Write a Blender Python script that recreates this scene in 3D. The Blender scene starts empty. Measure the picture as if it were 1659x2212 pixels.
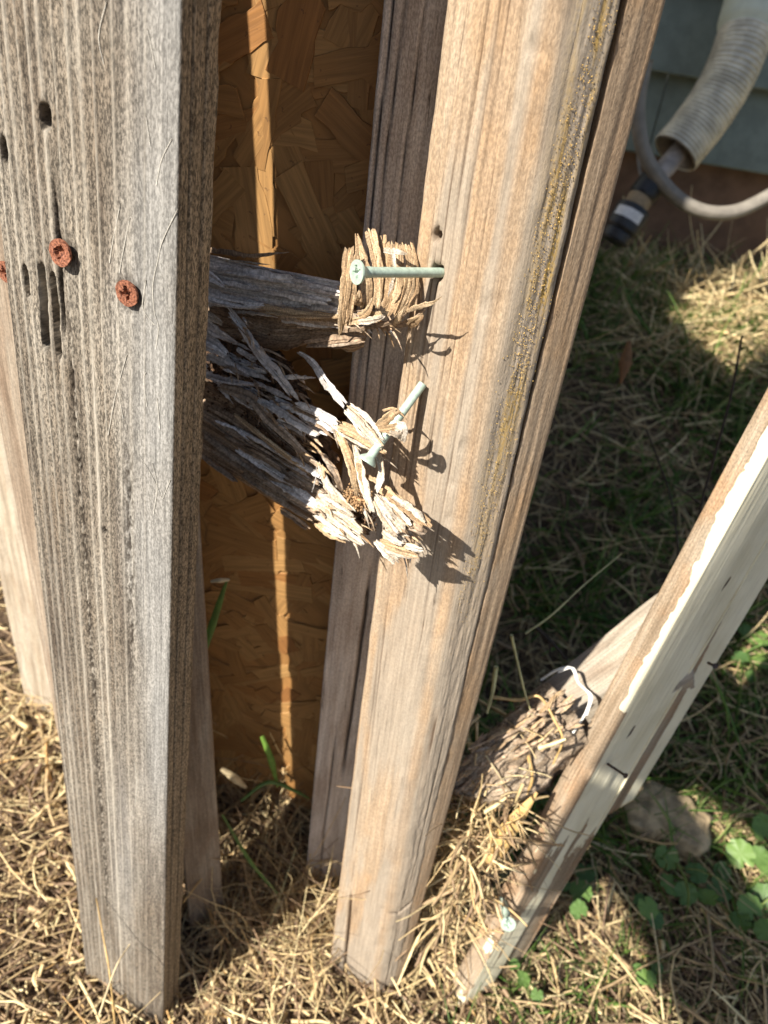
import bpy, math, random
import numpy as np
from mathutils import Vector, Matrix
random.seed(7); rng = np.random.default_rng(11)
S = bpy.context.scene
COL = S.collection

# ------------------------------------------------------------------ camera, sky, sun, exposure
FPX, CX, CY = 1532.0, 829.5, 1106.0            # measured on a 1659 x 2212 view of the photograph
EYE = np.array([0, 0, .8])
PITCH, ROLL = math.radians(34), math.radians(9.6)
FW = np.array([0, math.cos(PITCH), -math.sin(PITCH)])
U0 = np.array([0, math.sin(PITCH), math.cos(PITCH)]); R0 = np.array([1., 0, 0])
RT = math.cos(ROLL) * R0 + math.sin(ROLL) * U0
UP = math.cos(ROLL) * U0 - math.sin(ROLL) * R0
cam = bpy.data.cameras.new('camera'); co = bpy.data.objects.new('camera', cam); COL.objects.link(co)
cam.sensor_fit = 'VERTICAL'; cam.sensor_height = 36; cam.sensor_width = 27
cam.lens = 36 * FPX / 2212; cam.clip_start = .01; cam.clip_end = 200
co.matrix_world = Matrix(((RT[0], UP[0], -FW[0], 0), (RT[1], UP[1], -FW[1], 0), (RT[2], UP[2], -FW[2], .8), (0, 0, 0, 1)))
cam.dof.use_dof = True; cam.dof.focus_distance = .325; cam.dof.aperture_fstop = 11
S.camera = co
SUN_AZ, SUN_EL = math.radians(-45), math.radians(40)       # azimuth from "behind the camera" towards the left
to_sun = Vector((math.sin(SUN_AZ) * math.cos(SUN_EL), -math.cos(SUN_AZ) * math.cos(SUN_EL), math.sin(SUN_EL)))
sl = bpy.data.lights.new('sun', 'SUN'); so = bpy.data.objects.new('sun', sl); COL.objects.link(so)
sl.energy = 5.0; sl.angle = math.radians(.53); sl.color = (1, .935, .83)
so.rotation_euler = (-to_sun).to_track_quat('-Z', 'Y').to_euler()
w = bpy.data.worlds.new('World'); S.world = w; w.use_nodes = True
nt = w.node_tree; sky = nt.nodes.new('ShaderNodeTexSky'); sky.sky_type = 'NISHITA'; sky.sun_disc = False
sky.sun_elevation = SUN_EL; sky.sun_rotation = math.atan2(to_sun.x, to_sun.y)
bg = nt.nodes['Background']; bg.inputs[1].default_value = .066
nt.links.new(sky.outputs[0], bg.inputs[0])
S.view_settings.view_transform = 'Standard'; S.view_settings.look = 'None'
S.view_settings.gamma = 1; S.view_settings.use_curve_mapping = False
S.view_settings.exposure = 1.0
S.cycles.max_bounces = 8; S.cycles.diffuse_bounces = 4; S.cycles.use_denoising = True

# ------------------------------------------------------------------ pixel -> place
def ray(x, y): return FW + RT * (x - CX) / FPX - UP * (y - CY) / FPX
def at_r(x, y, r):
    v = ray(x, y); return EYE + v * r / math.hypot(v[0], v[1])
def at_y(x, y, Y): v = ray(x, y); return EYE + v * Y / v[1]
def on_plane(x, y, P0, n):
    v = ray(x, y); return EYE + v * (np.dot(P0 - EYE, n) / np.dot(v, n))

# ------------------------------------------------------------------ noise
def vn(x, y, seed=0):
    x = np.asarray(x, float); y = np.asarray(y, float)
    xi = np.floor(x).astype(np.int64); yi = np.floor(y).astype(np.int64)
    fx = x - xi; fy = y - yi
    fx = fx * fx * (3 - 2 * fx); fy = fy * fy * (3 - 2 * fy)
    def h(a, b):
        n = (a * 374761393 + b * 668265263 + seed * 974634757) & 0xffffffff
        n = ((n ^ (n >> 13)) * 1274126177) & 0xffffffff
        n = ((n ^ (n >> 16)) * 2246822519) & 0xffffffff
        return ((n ^ (n >> 15)) & 0xffff) / 65535.0
    a = h(xi, yi); b = h(xi + 1, yi); c = h(xi, yi + 1); d = h(xi + 1, yi + 1)
    return (a * (1 - fx) + b * fx) * (1 - fy) + (c * (1 - fx) + d * fx) * fy
def fbm(x, y, seed=0, o=4):
    s = 0; a = .5; t = 0
    for i in range(o):
        s = s + a * vn(x * 2 ** i, y * 2 ** i, seed + i * 17); t += a; a *= .5
    return s / t
def sstep(a, b, x):
    t = np.clip((x - a) / (b - a), 0, 1); return t * t * (3 - 2 * t)

# ------------------------------------------------------------------ mesh helpers
def tag(o, label=None, cat=None, group=None, kind=None):
    for k, v in (('label', label), ('category', cat), ('group', group), ('kind', kind)):
        if v: o[k] = v
    return o
def link(name, me, parent=None):
    o = bpy.data.objects.new(name, me); COL.objects.link(o)
    if parent is not None: o.parent = parent
    return o
def empty(name): 
    o = bpy.data.objects.new(name, None); COL.objects.link(o); o.empty_display_size = .05; return o
def quads_mesh(name, V, Q, mat=None, uv=None, attrs=None, smooth=True, ngons=()):
    V = np.asarray(V, np.float32).reshape(-1, 3); Q = np.asarray(Q, np.int32).reshape(-1, 4)
    me = bpy.data.meshes.new(name)
    ng = [np.asarray(n, np.int32) for n in ngons]
    li = np.concatenate([Q.ravel()] + ng) if ng else Q.ravel()
    me.vertices.add(len(V)); me.vertices.foreach_set('co', V.ravel())
    me.loops.add(len(li)); me.loops.foreach_set('vertex_index', li)
    st = list(np.arange(len(Q)) * 4); tot = [4] * len(Q); p = len(Q) * 4
    for n in ng: st.append(p); tot.append(len(n)); p += len(n)
    me.polygons.add(len(st)); me.polygons.foreach_set('loop_start', np.array(st, np.int32)); me.polygons.foreach_set('loop_total', np.array(tot, np.int32))
    me.polygons.foreach_set('use_smooth', np.array([smooth] * len(Q) + [False] * len(ng), bool))
    if uv is not None:
        l = me.uv_layers.new(name='UVMap'); l.data.foreach_set('uv', np.asarray(uv, np.float32).reshape(-1, 2)[li].ravel())
    for k, a in (attrs or {}).items():
        at = me.attributes.new(k, 'FLOAT', 'POINT'); at.data.foreach_set('value', np.asarray(a, np.float32).ravel())
    me.update(calc_edges=True); me.validate()
    if mat: me.materials.append(mat)
    return me
def gridq(nv, nu):
    i = np.arange((nv - 1) * (nu - 1)); r = i // (nu - 1); c = i % (nu - 1); a = r * nu + c
    return np.stack([a, a + 1, a + nu + 1, a + nu], 1)
def catmull(P, n):
    P = np.asarray(P, float)
    if len(P) == 2:
        t = np.linspace(0, 1, n)[:, None]; return P[0] * (1 - t) + P[1] * t
    Q = np.vstack([2 * P[0] - P[1], P, 2 * P[-1] - P[-2]])
    d = np.r_[0, np.cumsum(np.linalg.norm(np.diff(P, axis=0), axis=1))]
    s = np.linspace(0, d[-1], n); k = np.clip(np.searchsorted(d, s, 'right') - 1, 0, len(P) - 2)
    t = ((s - d[k]) / np.maximum(d[k + 1] - d[k], 1e-9))[:, None]
    a, b, c, e = Q[k], Q[k + 1], Q[k + 2], Q[k + 3]
    return .5 * (2 * b + (c - a) * t + (2 * a - 5 * b + 4 * c - e) * t * t + (3 * b - a - 3 * c + e) * t ** 3)
def frames(P):
    T = np.gradient(P, axis=0); T /= np.linalg.norm(T, axis=1)[:, None] + 1e-12
    return T
def tube_me(name, P, rad, mat, sides=8, n=None, close=True):
    P = catmull(P, n) if n else np.asarray(P, float)
    T = frames(P); ref = np.array([.31, .17, .93]); N = np.cross(T, ref); N /= np.linalg.norm(N, axis=1)[:, None]; B = np.cross(T, N)
    rad = np.broadcast_to(np.asarray(rad, float), (len(P),))
    a = np.linspace(0, 2 * np.pi, sides + 1)
    V = P[:, None] + rad[:, None, None] * (np.cos(a)[None, :, None] * N[:, None] + np.sin(a)[None, :, None] * B[:, None])
    L = np.r_[0, np.cumsum(np.linalg.norm(np.diff(P, axis=0), axis=1))]
    uv = np.stack(np.broadcast_arrays(a[None] * rad.mean(), L[:, None]), -1)
    k = sides + 1; m = len(P)
    ng = [list(range(sides))[::-1], [(m - 1) * k + j for j in range(sides)]] if close else []
    q = gridq(m, k)[:, ::-1] * 1
    return quads_mesh(name, V, q, mat, uv, ngons=ng)

# ------------------------------------------------------------------ material helpers
def new_mat(name):
    m = bpy.data.materials.new(name); m.use_nodes = True
    t = m.node_tree; return m, t, t.nodes['Principled BSDF']
def put(t, sock, v):
    if isinstance(v, bpy.types.NodeSocket): t.links.new(v, sock)
    else: sock.default_value = v
def nd(t, typ, ins=None, **pr):
    n = t.nodes.new('ShaderNode' + typ)
    for k, v in pr.items(): setattr(n, k, v)
    for k, v in (ins or {}).items(): put(t, n.inputs[k], v)
    return n
def mth(t, op, a, b=0.0, c=0.0, clamp=False):
    n = nd(t, 'Math', {0: a, 1: b, 2: c}, operation=op); n.use_clamp = clamp; return n.outputs[0]
def c4(c): return (c[0], c[1], c[2], 1) if not isinstance(c, bpy.types.NodeSocket) else c
def mixc(t, f, a, b, blend='MIX'):
    n = nd(t, 'Mix', {0: f, 6: c4(a), 7: c4(b)}, data_type='RGBA', blend_type=blend); return n.outputs[2]
def noise(t, vec, scale=1, detail=4, rough=.55, dist=0):
    return nd(t, 'TexNoise', {'Vector': vec, 'Scale': scale, 'Detail': detail, 'Roughness': rough, 'Distortion': dist}).outputs[0]
def ramp(t, f, stops):
    n = nd(t, 'ValToRGB', {0: f}); e = n.color_ramp.elements
    while len(e) < len(stops): e.new(.5)
    for i, (p, c) in enumerate(stops): e[i].position = p; e[i].color = c4(c)
    return n.outputs[0]
def smap(t, v, a, b, lo=0., hi=1.):
    return nd(t, 'MapRange', {0: v, 1: a, 2: b, 3: lo, 4: hi}, interpolation_type='SMOOTHSTEP').outputs[0]
def attr(t, n): return nd(t, 'Attribute', attribute_name=n).outputs['Fac']
def g(v): return (v, v, v)

def wood(name, c0, c1, c2, fib=.35, speck=.25, crack=.6, su=1., bump=.5, rough=.85, ridge=(.5, .46, .38), pit=(.03, .022, .016),
         moss=None, grey=None, paint=None, stain=(.2, .12, .07), stain_amt=.3, bdist=.0006, spk_u=1.1, side=None):
    m, t, b = new_mat(name)
    uv = nd(t, 'UVMap').outputs[0]
    rn = nd(t, 'ObjectInfo').outputs['Random']
    sp = nd(t, 'SeparateXYZ', {0: uv})
    u = mth(t, 'MULTIPLY', sp.outputs[0], 1000 * su); v = mth(t, 'MULTIPLY', sp.outputs[1], 1000 * su)
    off = mth(t, 'MULTIPLY', rn, 371.)
    def vec(a, bb): return nd(t, 'CombineXYZ', {0: mth(t, 'MULTIPLY', u, a), 1: mth(t, 'MULTIPLY', v, bb), 2: off}).outputs[0]
    A = noise(t, vec(.10, .007), 1, 5, .65, .4)
    B = noise(t, vec(.75, .018), 1, 5, .65)
    Cn = noise(t, vec(spk_u, .55), 1, 3, .6)
    D = noise(t, vec(.03, .018), 1, 4, .6)
    K = noise(t, vec(.20, .0045), 1, 3, .5, .2)
    K2 = noise(t, vec(.5, .012), 1, 2, .5)
    col = ramp(t, A, [(.32, c0), (.5, c1), (.68, c2)])
    col = mixc(t, smap(t, D, .45, .7, 0, stain_amt), col, stain)
    if grey: col = mixc(t, attr(t, 'grey'), col, mixc(t, B, g(.5), (.72, .72, .72)) if False else grey)
    if side: col = mixc(t, attr(t, 'side'), col, side)
    col = mixc(t, 1., col, mixc(t, smap(t, B, .3, .7), g(1 - fib), g(1 + fib * .7)), 'MULTIPLY')
    spk = mixc(t, smap(t, Cn, .36, .64), g(1 - speck), g(1 + speck))
    col = mixc(t, mth(t, 'SUBTRACT', 1., mth(t, 'MULTIPLY', attr(t, 'grey'), .65)) if grey else 1., col, spk, 'MULTIPLY')
    ck = mth(t, 'SUBTRACT', 1., smap(t, mth(t, 'ABSOLUTE', mth(t, 'SUBTRACT', K, .5)), .0, .011))
    ck = mth(t, 'MULTIPLY', ck, smap(t, K2, .54, .64))
    col = mixc(t, mth(t, 'MULTIPLY', ck, crack), col, pit)
    col = mixc(t, attr(t, 'ridge'), col, ridge)
    pa = attr(t, 'pit')
    col = mixc(t, pa, col, pit)
    hgt = mth(t, 'ADD', mth(t, 'MULTIPLY', B, .7), mth(t, 'MULTIPLY', Cn, .5))
    hgt = mth(t, 'SUBTRACT', hgt, mth(t, 'MULTIPLY', ck, crack * .8))
    ro = rough
    if moss:
        ma = mth(t, 'MULTIPLY', attr(t, 'moss'), smap(t, mth(t, 'ADD', mth(t, 'MULTIPLY', Cn, .6), mth(t, 'MULTIPLY', B, .5)), .42, .62))
        col = mixc(t, ma, col, moss)
    if paint:
        pk = attr(t, 'paint'); nz = mth(t, 'ADD', pk, mth(t, 'MULTIPLY', mth(t, 'SUBTRACT', noise(t, vec(.35, .12), 1, 5, .65), .5), .55))
        pm = smap(t, nz, .48, .53)
        pc = mixc(t, smap(t, D, .3, .75), paint, (paint[0] * .84, paint[1] * .82, paint[2] * .76))
        pc = mixc(t, smap(t, noise(t, vec(.25, .012), 1, 5, .7), .52, .75, 0, .45), pc, (.42, .36, .26))
        pc = mixc(t, smap(t, noise(t, vec(.9, .5), 1, 3, .7), .66, .74, 0, .5), pc, (.35, .29, .2))
        pc = mixc(t, mth(t, 'MULTIPLY', ck, .6), pc, (.2, .15, .1))
        col = mixc(t, pm, col, pc)
        hgt = mth(t, 'ADD', mth(t, 'MULTIPLY', hgt, mth(t, 'SUBTRACT', 1., mth(t, 'MULTIPLY', pm, .75))), mth(t, 'MULTIPLY', pm, 1.2))
    put(t, b.inputs['Base Color'], col); b.inputs['Roughness'].default_value = ro
    b.inputs['Specular IOR Level'].default_value = .25
    bp = nd(t, 'Bump', {'Strength': bump, 'Distance': bdist, 'Height': hgt})
    t.links.new(bp.outputs[0], b.inputs['Normal'])
    return m
def plain(name, col, rough=.6, metal=0., vary=.15, scale=200, bump=.2, bd=.0005, col2=None):
    m, t, b = new_mat(name)
    ob = nd(t, 'TexCoord').outputs['Object']
    n = noise(t, ob, scale, 5, .6)
    c = mixc(t, smap(t, n, .35, .65), tuple(x * (1 - vary) for x in col), col2 or tuple(min(1, x * (1 + vary)) for x in col))
    put(t, b.inputs['Base Color'], c); b.inputs['Roughness'].default_value = rough; b.inputs['Metallic'].default_value = metal
    bp = nd(t, 'Bump', {'Strength': bump, 'Distance': bd, 'Height': n}); t.links.new(bp.outputs[0], b.inputs['Normal'])
    return m

M_left = wood('weathered_grey_wood', (.085, .066, .05), (.155, .131, .103), (.24, .212, .174), fib=.34, speck=.6, crack=.35, bump=.9, ridge=(.56, .51, .43), stain=(.17, .13, .09), stain_amt=.45, grey=(.275, .27, .258), spk_u=1.5, side=(.30, .225, .14))
M_post = wood('tan_post_wood', (.30, .21, .135), (.36, .265, .178), (.40, .315, .228), fib=.19, speck=.18, crack=.5, bump=.7, pit=(.07, .04, .022), moss=(.42, .265, .05), grey=(.33, .285, .23), stain=(.42, .25, .12), stain_amt=.45)
M_stud = wood('stud_wood', (.37, .325, .295), (.48, .435, .405), (.56, .525, .50), fib=.2, speck=.2, crack=.9, pit=(.04, .03, .025))
M_brown = wood('brown_board_wood', (.19, .14, .10), (.27, .21, .155), (.36, .305, .24), fib=.24, speck=.15, crack=.4)
M_pale = wood('pale_board_wood', (.33, .265, .19), (.43, .365, .28), (.51, .45, .365), fib=.24, speck=.15, crack=.2)
M_rail = wood('silver_rail_wood', (.42, .37, .33), (.64, .62, .61), (.75, .74, .75), fib=.45, speck=.25, crack=.8, bump=.9, stain=(.2, .125, .07), stain_amt=.55, pit=(.04, .028, .02), bdist=.0009)
M_railb = wood('brown_rail_wood', (.22, .15, .10), (.39, .285, .195), (.50, .43, .36), fib=.5, speck=.3, crack=.8, bump=1., stain=(.09, .05, .03), stain_amt=.6, bdist=.001)
M_fibre = wood('tan_fibre_wood', (.32, .20, .105), (.47, .33, .195), (.57, .45, .30), fib=.45, speck=.28, crack=.5, bump=1., su=2.6)
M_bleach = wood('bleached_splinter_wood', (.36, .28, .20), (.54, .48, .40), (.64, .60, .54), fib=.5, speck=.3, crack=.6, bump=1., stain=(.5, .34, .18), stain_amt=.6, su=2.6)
M_jamb = wood('painted_jamb_wood', (.20, .145, .095), (.295, .225, .155), (.37, .305, .23), fib=.3, speck=.22, crack=.5, paint=(.80, .755, .58), stain=(.40, .20, .08), stain_amt=.4)
M_rot = plain('rotten_core', (.14, .082, .047), .95, vary=.75, scale=260, bump=1., bd=.004)
M_crumb = plain('rot_crumb', (.36, .22, .11), .95, vary=.5, scale=500, bump=.8, bd=.001)
M_rust = plain('rusty_steel', (.20, .055, .025), .8, .1, .6, 900, .5, .0004, col2=(.36, .14, .075))
M_green = plain('green_coated_steel', (.40, .50, .42), .42, .1, .12, 500, .15, .0002)
M_nail = plain('dark_nail_steel', (.07, .05, .045), .5, .7, .4, 600)
M_lich = plain('gold_lichen', (.40, .26, .08), .85, 0, .5, 900)
M_siding = plain('siding_paint', (.17, .20, .165), .6, 0, .12, 30, .25, .002)
M_found = plain('foundation_stucco', (.16, .095, .06), .9, 0, .25, 14, .4, .004)
M_stone = plain('broken_wood_chunk', (.40, .30, .175), .95, 0, .4, 40, 1., .008)
M_white = plain('white_string', (.82, .80, .74), .8, 0, .08, 800)
M_black = plain('black_plastic', (.018, .018, .02), .45)
M_cable = plain('grey_hose_rubber', (.23, .205, .17), .55, 0, .15, 40)
M_vinyl = plain('grey_vinyl_duct', (.70, .67, .56), .3, .1, .2, 40)
M_sleeve = plain('cream_plastic_sleeve', (.60, .62, .48), .5, 0, .1, 20)
M_pvc = plain('grey_plastic_pipe', (.34, .29, .25), .5, 0, .25, 60)
M_label = plain('white_paper_label', (.75, .73, .70), .6)
M_twig = plain('dark_twig_bark', (.06, .045, .035), .9)

# ------------------------------------------------------------------ the ground
def gz(x, y):
    x = np.asarray(x, float); y = np.asarray(y, float)
    z = .42 * sstep(.5, 1.65, y) * sstep(-.5, .1, x + .3 * 0)
    z = z + .10 * np.exp(-((y - .53) / .07) ** 2) * sstep(-.2, -.12, x) * (1 - sstep(-.02, .06, x))
    z = z + .02 * (fbm(x * 9, y * 9, 3, 4) - .5) + .006 * (fbm(x * 60, y * 60, 5, 3) - .5)
    z = z - .018 * np.exp(-((x + .13) ** 2 + (y - .27) ** 2) / .006)
    return z
def ground_px(x, y):
    v = ray(x, y)
    t = np.linspace(.2, 6, 3000); P = EYE + v * t[:, None]
    k = np.argmax(P[:, 2] < gz(P[:, 0], P[:, 1])); return P[k]
ax = np.r_[-40, -12, -4, np.arange(-1.5, -.6, .05), np.arange(-.6, .9, .008), np.arange(.9, 2.5, .05), 4, 12, 40]
ay = np.r_[-40, -10, -3, np.arange(-1, .1, .06), np.arange(.1, .8, .008), np.arange(.8, 3, .03), 5, 12, 40]
X, Y = np.meshgrid(ax, ay)
V = np.stack([X, Y, gz(X, Y)], -1)
m, t, b = new_mat('litter_soil')
ob = nd(t, 'TexCoord').outputs['Object']
n1 = noise(t, ob, 26, 6, .65); n2 = noise(t, ob, 240, 4, .7)
c = ramp(t, n1, [(.3, (.07, .045, .03)), (.5, (.13, .09, .06)), (.7, (.22, .16, .10))])
c = mixc(t, 1., c, mixc(t, smap(t, n2, .3, .7), g(.5), g(1.5)), 'MULTIPLY')
put(t, b.inputs['Base Color'], c); b.inputs['Roughness'].default_value = 1; b.inputs['Specular IOR Level'].default_value = .1
bp = nd(t, 'Bump', {'Strength': 1., 'Distance': .006, 'Height': n2}); t.links.new(bp.outputs[0], b.inputs['Normal'])
tag(link('ground', quads_mesh('ground', V, gridq(len(ay), len(ax)), m)), kind='structure', label='brown soil ground under straw litter and grass')

# ------------------------------------------------------------------ house wall with lap siding
wall = tag(empty('house_wall'), 'dark green grey lap siding wall on a brown stucco foundation', 'wall')
def box_me(name, lo, hi, mat, bev=0.):
    import bmesh
    bm = bmesh.new(); bmesh.ops.create_cube(bm, size=1)
    for v_ in bm.verts: v_.co = Vector(((lo[i] + hi[i]) / 2 + v_.co[i] * (hi[i] - lo[i])) for i in range(3))
    if bev: bmesh.ops.bevel(bm, geom=bm.edges[:], offset=bev, segments=2, affect='EDGES')
    me = bpy.data.meshes.new(name); bm.to_mesh(me); bm.free(); me.materials.append(mat); return me
WY = 1.75
link('foundation', box_me('foundation', (-1.5, WY + .012, .1), (4, WY + .2, .66), M_found, .004), wall)
def siding_me(x0, x1, z0):
    # a lap board: its lower edge stands proud, its top tucks under the next one
    s = [(WY - .026, z0), (WY - .028, z0 + .004), (WY + .004, z0 + .16), (WY + .012, z0 + .16), (WY + .008, z0)]
    V = [(x, y, z) for x in (x0, x1) for y, z in s]
    F = [[i, (i + 1) % 5, 5 + (i + 1) % 5, 5 + i] for i in range(5)]
    me = quads_mesh('siding_board', V, [f[::-1] for f in F], M_siding, smooth=False, ngons=[[0, 1, 2, 3, 4], [9, 8, 7, 6, 5]]); return me
z = .655
for i in range(9):
    joint = .425 if i == 0 else (1.9 + .2 * (i % 3))
    link('siding_board', siding_me(-1.5, joint - .0015, z), wall); link('siding_board', siding_me(joint + .0015, 4, z), wall)
    z += .146

# ------------------------------------------------------------------ boards: sections given at ground (zb = 0) and at eye height (.8)
def board_mesh(name, pb, pt, zmin, zmax, mat, du, dv, rad=.002, relief=None):
    pb = np.array(pb, float); pt = np.array(pt, float); n = len(pt)
    du = du if isinstance(du, (list, tuple)) else [du] * n
    rad = rad if isinstance(rad, (list, tuple)) else [rad] * n
    rb, rt, ue = [], [], []; u = 0.; starts = []
    for i in range(n):
        j = (i + 1) % n; L = np.linalg.norm(pt[j] - pt[i]); starts.append(u)
        k = max(2, int(round((L - rad[i] - rad[j]) / du[i])) + 1)
        s = np.linspace(rad[i], L - rad[j], k) / L
        for q in s: rb.append(pb[i] + (pb[j] - pb[i]) * q); rt.append(pt[i] + (pt[j] - pt[i]) * q); ue.append(u + q * L)
        kk = (j + 1) % n; L2 = np.linalg.norm(pt[kk] - pt[j])
        for q in (.25, .5, .75):
            for arr, p in ((rb, pb), (rt, pt)):
                a = p[j] + (p[i] - p[j]) * rad[j] / L; c_ = p[j] + (p[kk] - p[j]) * rad[j] / L2
                arr.append((1 - q) ** 2 * a + 2 * q * (1 - q) * p[j] + q * q * c_)
            ue.append(u + L - rad[j] + 2 * rad[j] * q)
        u += L
    rb.append(rb[0]); rt.append(rt[0]); ue.append(u + rad[0])
    rb, rt, ue = np.array(rb), np.array(rt), np.array(ue)
    d = np.roll(rt[:-1], -1, 0) - np.roll(rt[:-1], 1, 0); d = np.vstack([d, d[:1]]); d /= np.linalg.norm(d, axis=1)[:, None] + 1e-12
    N = np.stack([d[:, 1], -d[:, 0], 0 * d[:, 0]], -1)
    zs = np.linspace(zmin, zmax, max(2, int((zmax - zmin) / dv)))
    f = (zs / .8)[:, None, None]
    XY = rb[None] * (1 - f) + rt[None] * f
    P = np.concatenate([XY, np.broadcast_to(zs[:, None, None], XY.shape[:2] + (1,))], -1)
    U, Z = np.broadcast_arrays(ue[None], zs[:, None])
    at = {}
    if relief is not None:
        h, at = relief(U, Z, np.array(starts)); P = P + h[..., None] * N[None]
    nu = len(ue); nvv = len(zs)
    return quads_mesh(name, P, gridq(nvv, nu), mat, np.stack([U, Z], -1), at, ngons=[list(range(nu - 1))[::-1], [(nvv - 1) * nu + i for i in range(nu - 1)]])
def face_hit(ab, bb, at_, bt, x, y):
    """pixel -> point on a board's face (edge a -> b given at ground and at eye height), with its place along the width and its height"""
    ab, bb, at_, bt = [np.array(q, float) for q in (ab, bb, at_, bt)]
    z = .5
    for _ in range(8):
        a = ab + (at_ - ab) * z / .8; b_ = bb + (bt - bb) * z / .8
        d = b_ - a; nn = np.array([d[1], -d[0], 0.]); P = on_plane(x, y, np.array([a[0], a[1], z]), nn); z = P[2]
    return float(np.dot(P[:2] - a, d) / np.linalg.norm(d)), z, P

# --- left board
LB = [(-.204, .3274), (-.2125, .2986), (-.127, .274), (-.1200, .2982)]
LT = [(-.1707, .3334), (-.179, .3046), (-.0935, .280), (-.0868, .3034)]
lf = lambda x, y: face_hit(LB[1], LB[2], LT[1], LT[2], x, y)
slots = [(lf(52, 575), lf(60, 640), .0014, .0035), (lf(88, 570), lf(98, 755), .0023, .009), (lf(112, 592), lf(127, 772), .0020, .008)]
holes = [(lf(95, 252), .0032, .0055, .006), (lf(225, 1147), .0016, .002, .004), (lf(8, 325), .0022, .006, .004)]
heads_l = [lf(140, 545), lf(279, 632)]
def relief_left(U, Z, st):
    uf = U - st[1]; face = sstep(-.001, .001, uf) * (1 - sstep(.088, .0895, uf))
    wob = .0035 * (fbm(Z * 2.2, uf * 6, 31, 3) - .5) + .0008 * (fbm(Z * 18, uf * 60, 32, 2) - .5)
    ua = uf + wob - (Z - .5) * .004
    rid = np.zeros_like(U); rh = np.zeros_like(U)
    pos = [.0035, .0085, .0125, .0175, .0225, .0275, .034, .0405, .0455, .0515, .0600, .066, .0735]
    for i, p in enumerate(pos):
        s = .00045 + .0003 * ((i * 7) % 3); fade = .35 + .65 * vn(Z * 7 + i * 13, Z * 0 + i, 40)
        if p > .055: fade = fade * .55
        e = np.exp(-((ua - p) / s) ** 2); rid = np.maximum(rid, e * fade); 
    ero = sstep(.064, .040, uf)
    low = .0007 * ero * (.4 + .6 * fbm(ua * 160, Z * 5, 50, 3))
    fuzz = (fbm(uf * 1900, Z * 900, 51, 3) - .5) * (.00022 + .00065 * ero) * (.5 + fbm(uf * 60, Z * 12, 52, 2))
    fuzz2 = (fbm(uf * 520, Z * 40, 53, 3) - .5) * .0003
    h = (rid * .00065 - low + fuzz + fuzz2) * face
    # the dark granular split below the first screw
    pu = .0335 + .0012 * (fbm(Z * 30, Z * 0, 60, 3) - .5) * 2
    spl = np.exp(-((ua - pu) / .0017) ** 2) * sstep(.70, .66, Z) * sstep(.05, .25, Z) * (fbm(uf * 900, Z * 420, 61, 3) > .47)
    cr = np.exp(-((ua - .0301) / .0007) ** 2) * sstep(.66, .685, Z) * sstep(.745, .70, Z)
    spl2 = np.exp(-((ua - .064) / .0032) ** 2) * sstep(.645, .60, Z) * sstep(.42, .5, Z) * (fbm(uf * 800, Z * 380, 62, 3) > .54)
    pit = np.clip(spl + cr * 1.3 + spl2 * .8, 0, 1); h = h - face * (spl * .0012 + cr * .004 + spl2 * .0007)
    for (a, za, _), (b_, zb, _), wd, dp in slots:
        s = np.clip((Z - za) / (zb - za), -1, 2); cu = a + (b_ - a) * np.clip(s, 0, 1) + .0006 * (vn(Z * 90, Z * 0, 63) - .5)
        dz = np.maximum(np.maximum(zb + wd - Z, Z - (za - wd)), 0)
        q = np.sqrt(((uf - cu) / wd) ** 2 + (dz / wd) ** 2)
        k = 1 - sstep(.72, 1.0, q); h = h * (1 - k) - k * dp * face * (.85 + .3 * vn(uf * 300, Z * 60, 64)); pit = np.maximum(pit, k * .55)
    for (a, za, _), wd, ht, dp in holes:
        q = np.sqrt(((uf - a) / wd) ** 2 + ((Z - za) / ht) ** 2); k = (1 - sstep(.55, 1.0, q)) * face
        h = h - k * dp; pit = np.maximum(pit, k * .8)
    for (a, za, _) in heads_l:
        q = np.sqrt(((uf - a) / .0075) ** 2 + ((Z - za + .001) / .009) ** 2); k = (1 - sstep(.5, 1.1, q + .5 * (vn(uf * 500, Z * 500, 65) - .5))) * face
        h = h - k * .0012; pit = np.maximum(pit, k * .45)
    # narrow side: two saw lines
    us = U - st[2]; side = sstep(.0, .001, us) * (1 - sstep(.0245, .0255, us))
    for p in (.0070, .0160):
        gr = np.exp(-((us - p - .0007 * (fbm(Z * 6, Z * 0, 66, 2) - .5)) / .0006) ** 2) * side
        h = h - gr * .0012; pit = np.maximum(pit, gr * .75)
    h = h + side * (fbm(us * 700, Z * 160, 67, 3) - .5) * .0005
    edge = .0014 * (fbm(Z * 70, Z * 0 + 5, 68, 4) - .5) * np.exp(-((us - .0245) / .003) ** 2); h = h + edge
    # worn silver area towards the right edge, rubbed tan patches low down
    gy = np.exp(-((uf - .05) / .012) ** 2 - ((Z - .25) / .13) ** 2) * .5 * face * (.4 + .9 * fbm(uf * 260, Z * 6, 73, 3)) + sstep(.050, .080, uf + .02 * (fbm(Z * 9, uf * 40, 70, 3) - .5)) * face * sstep(.15, .45, Z) * (.55 + .45 * fbm(uf * 50, Z * 20, 71, 3))
    return h, {'ridge': rid * face * .8 * (.5 + .5 * fbm(uf * 500, Z * 90, 72, 2)), 'pit': pit, 'grey': gy, 'side': side * .75}
left = tag(empty('fence_board'), 'weathered grey upright board with two big rusty screws and dark slots', 'board')
link('board', board_mesh('board', LB, LT, -.05, 1.5, M_left, [.006, .0005, .0007, .01], .0017, .0014, relief_left), left)

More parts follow.
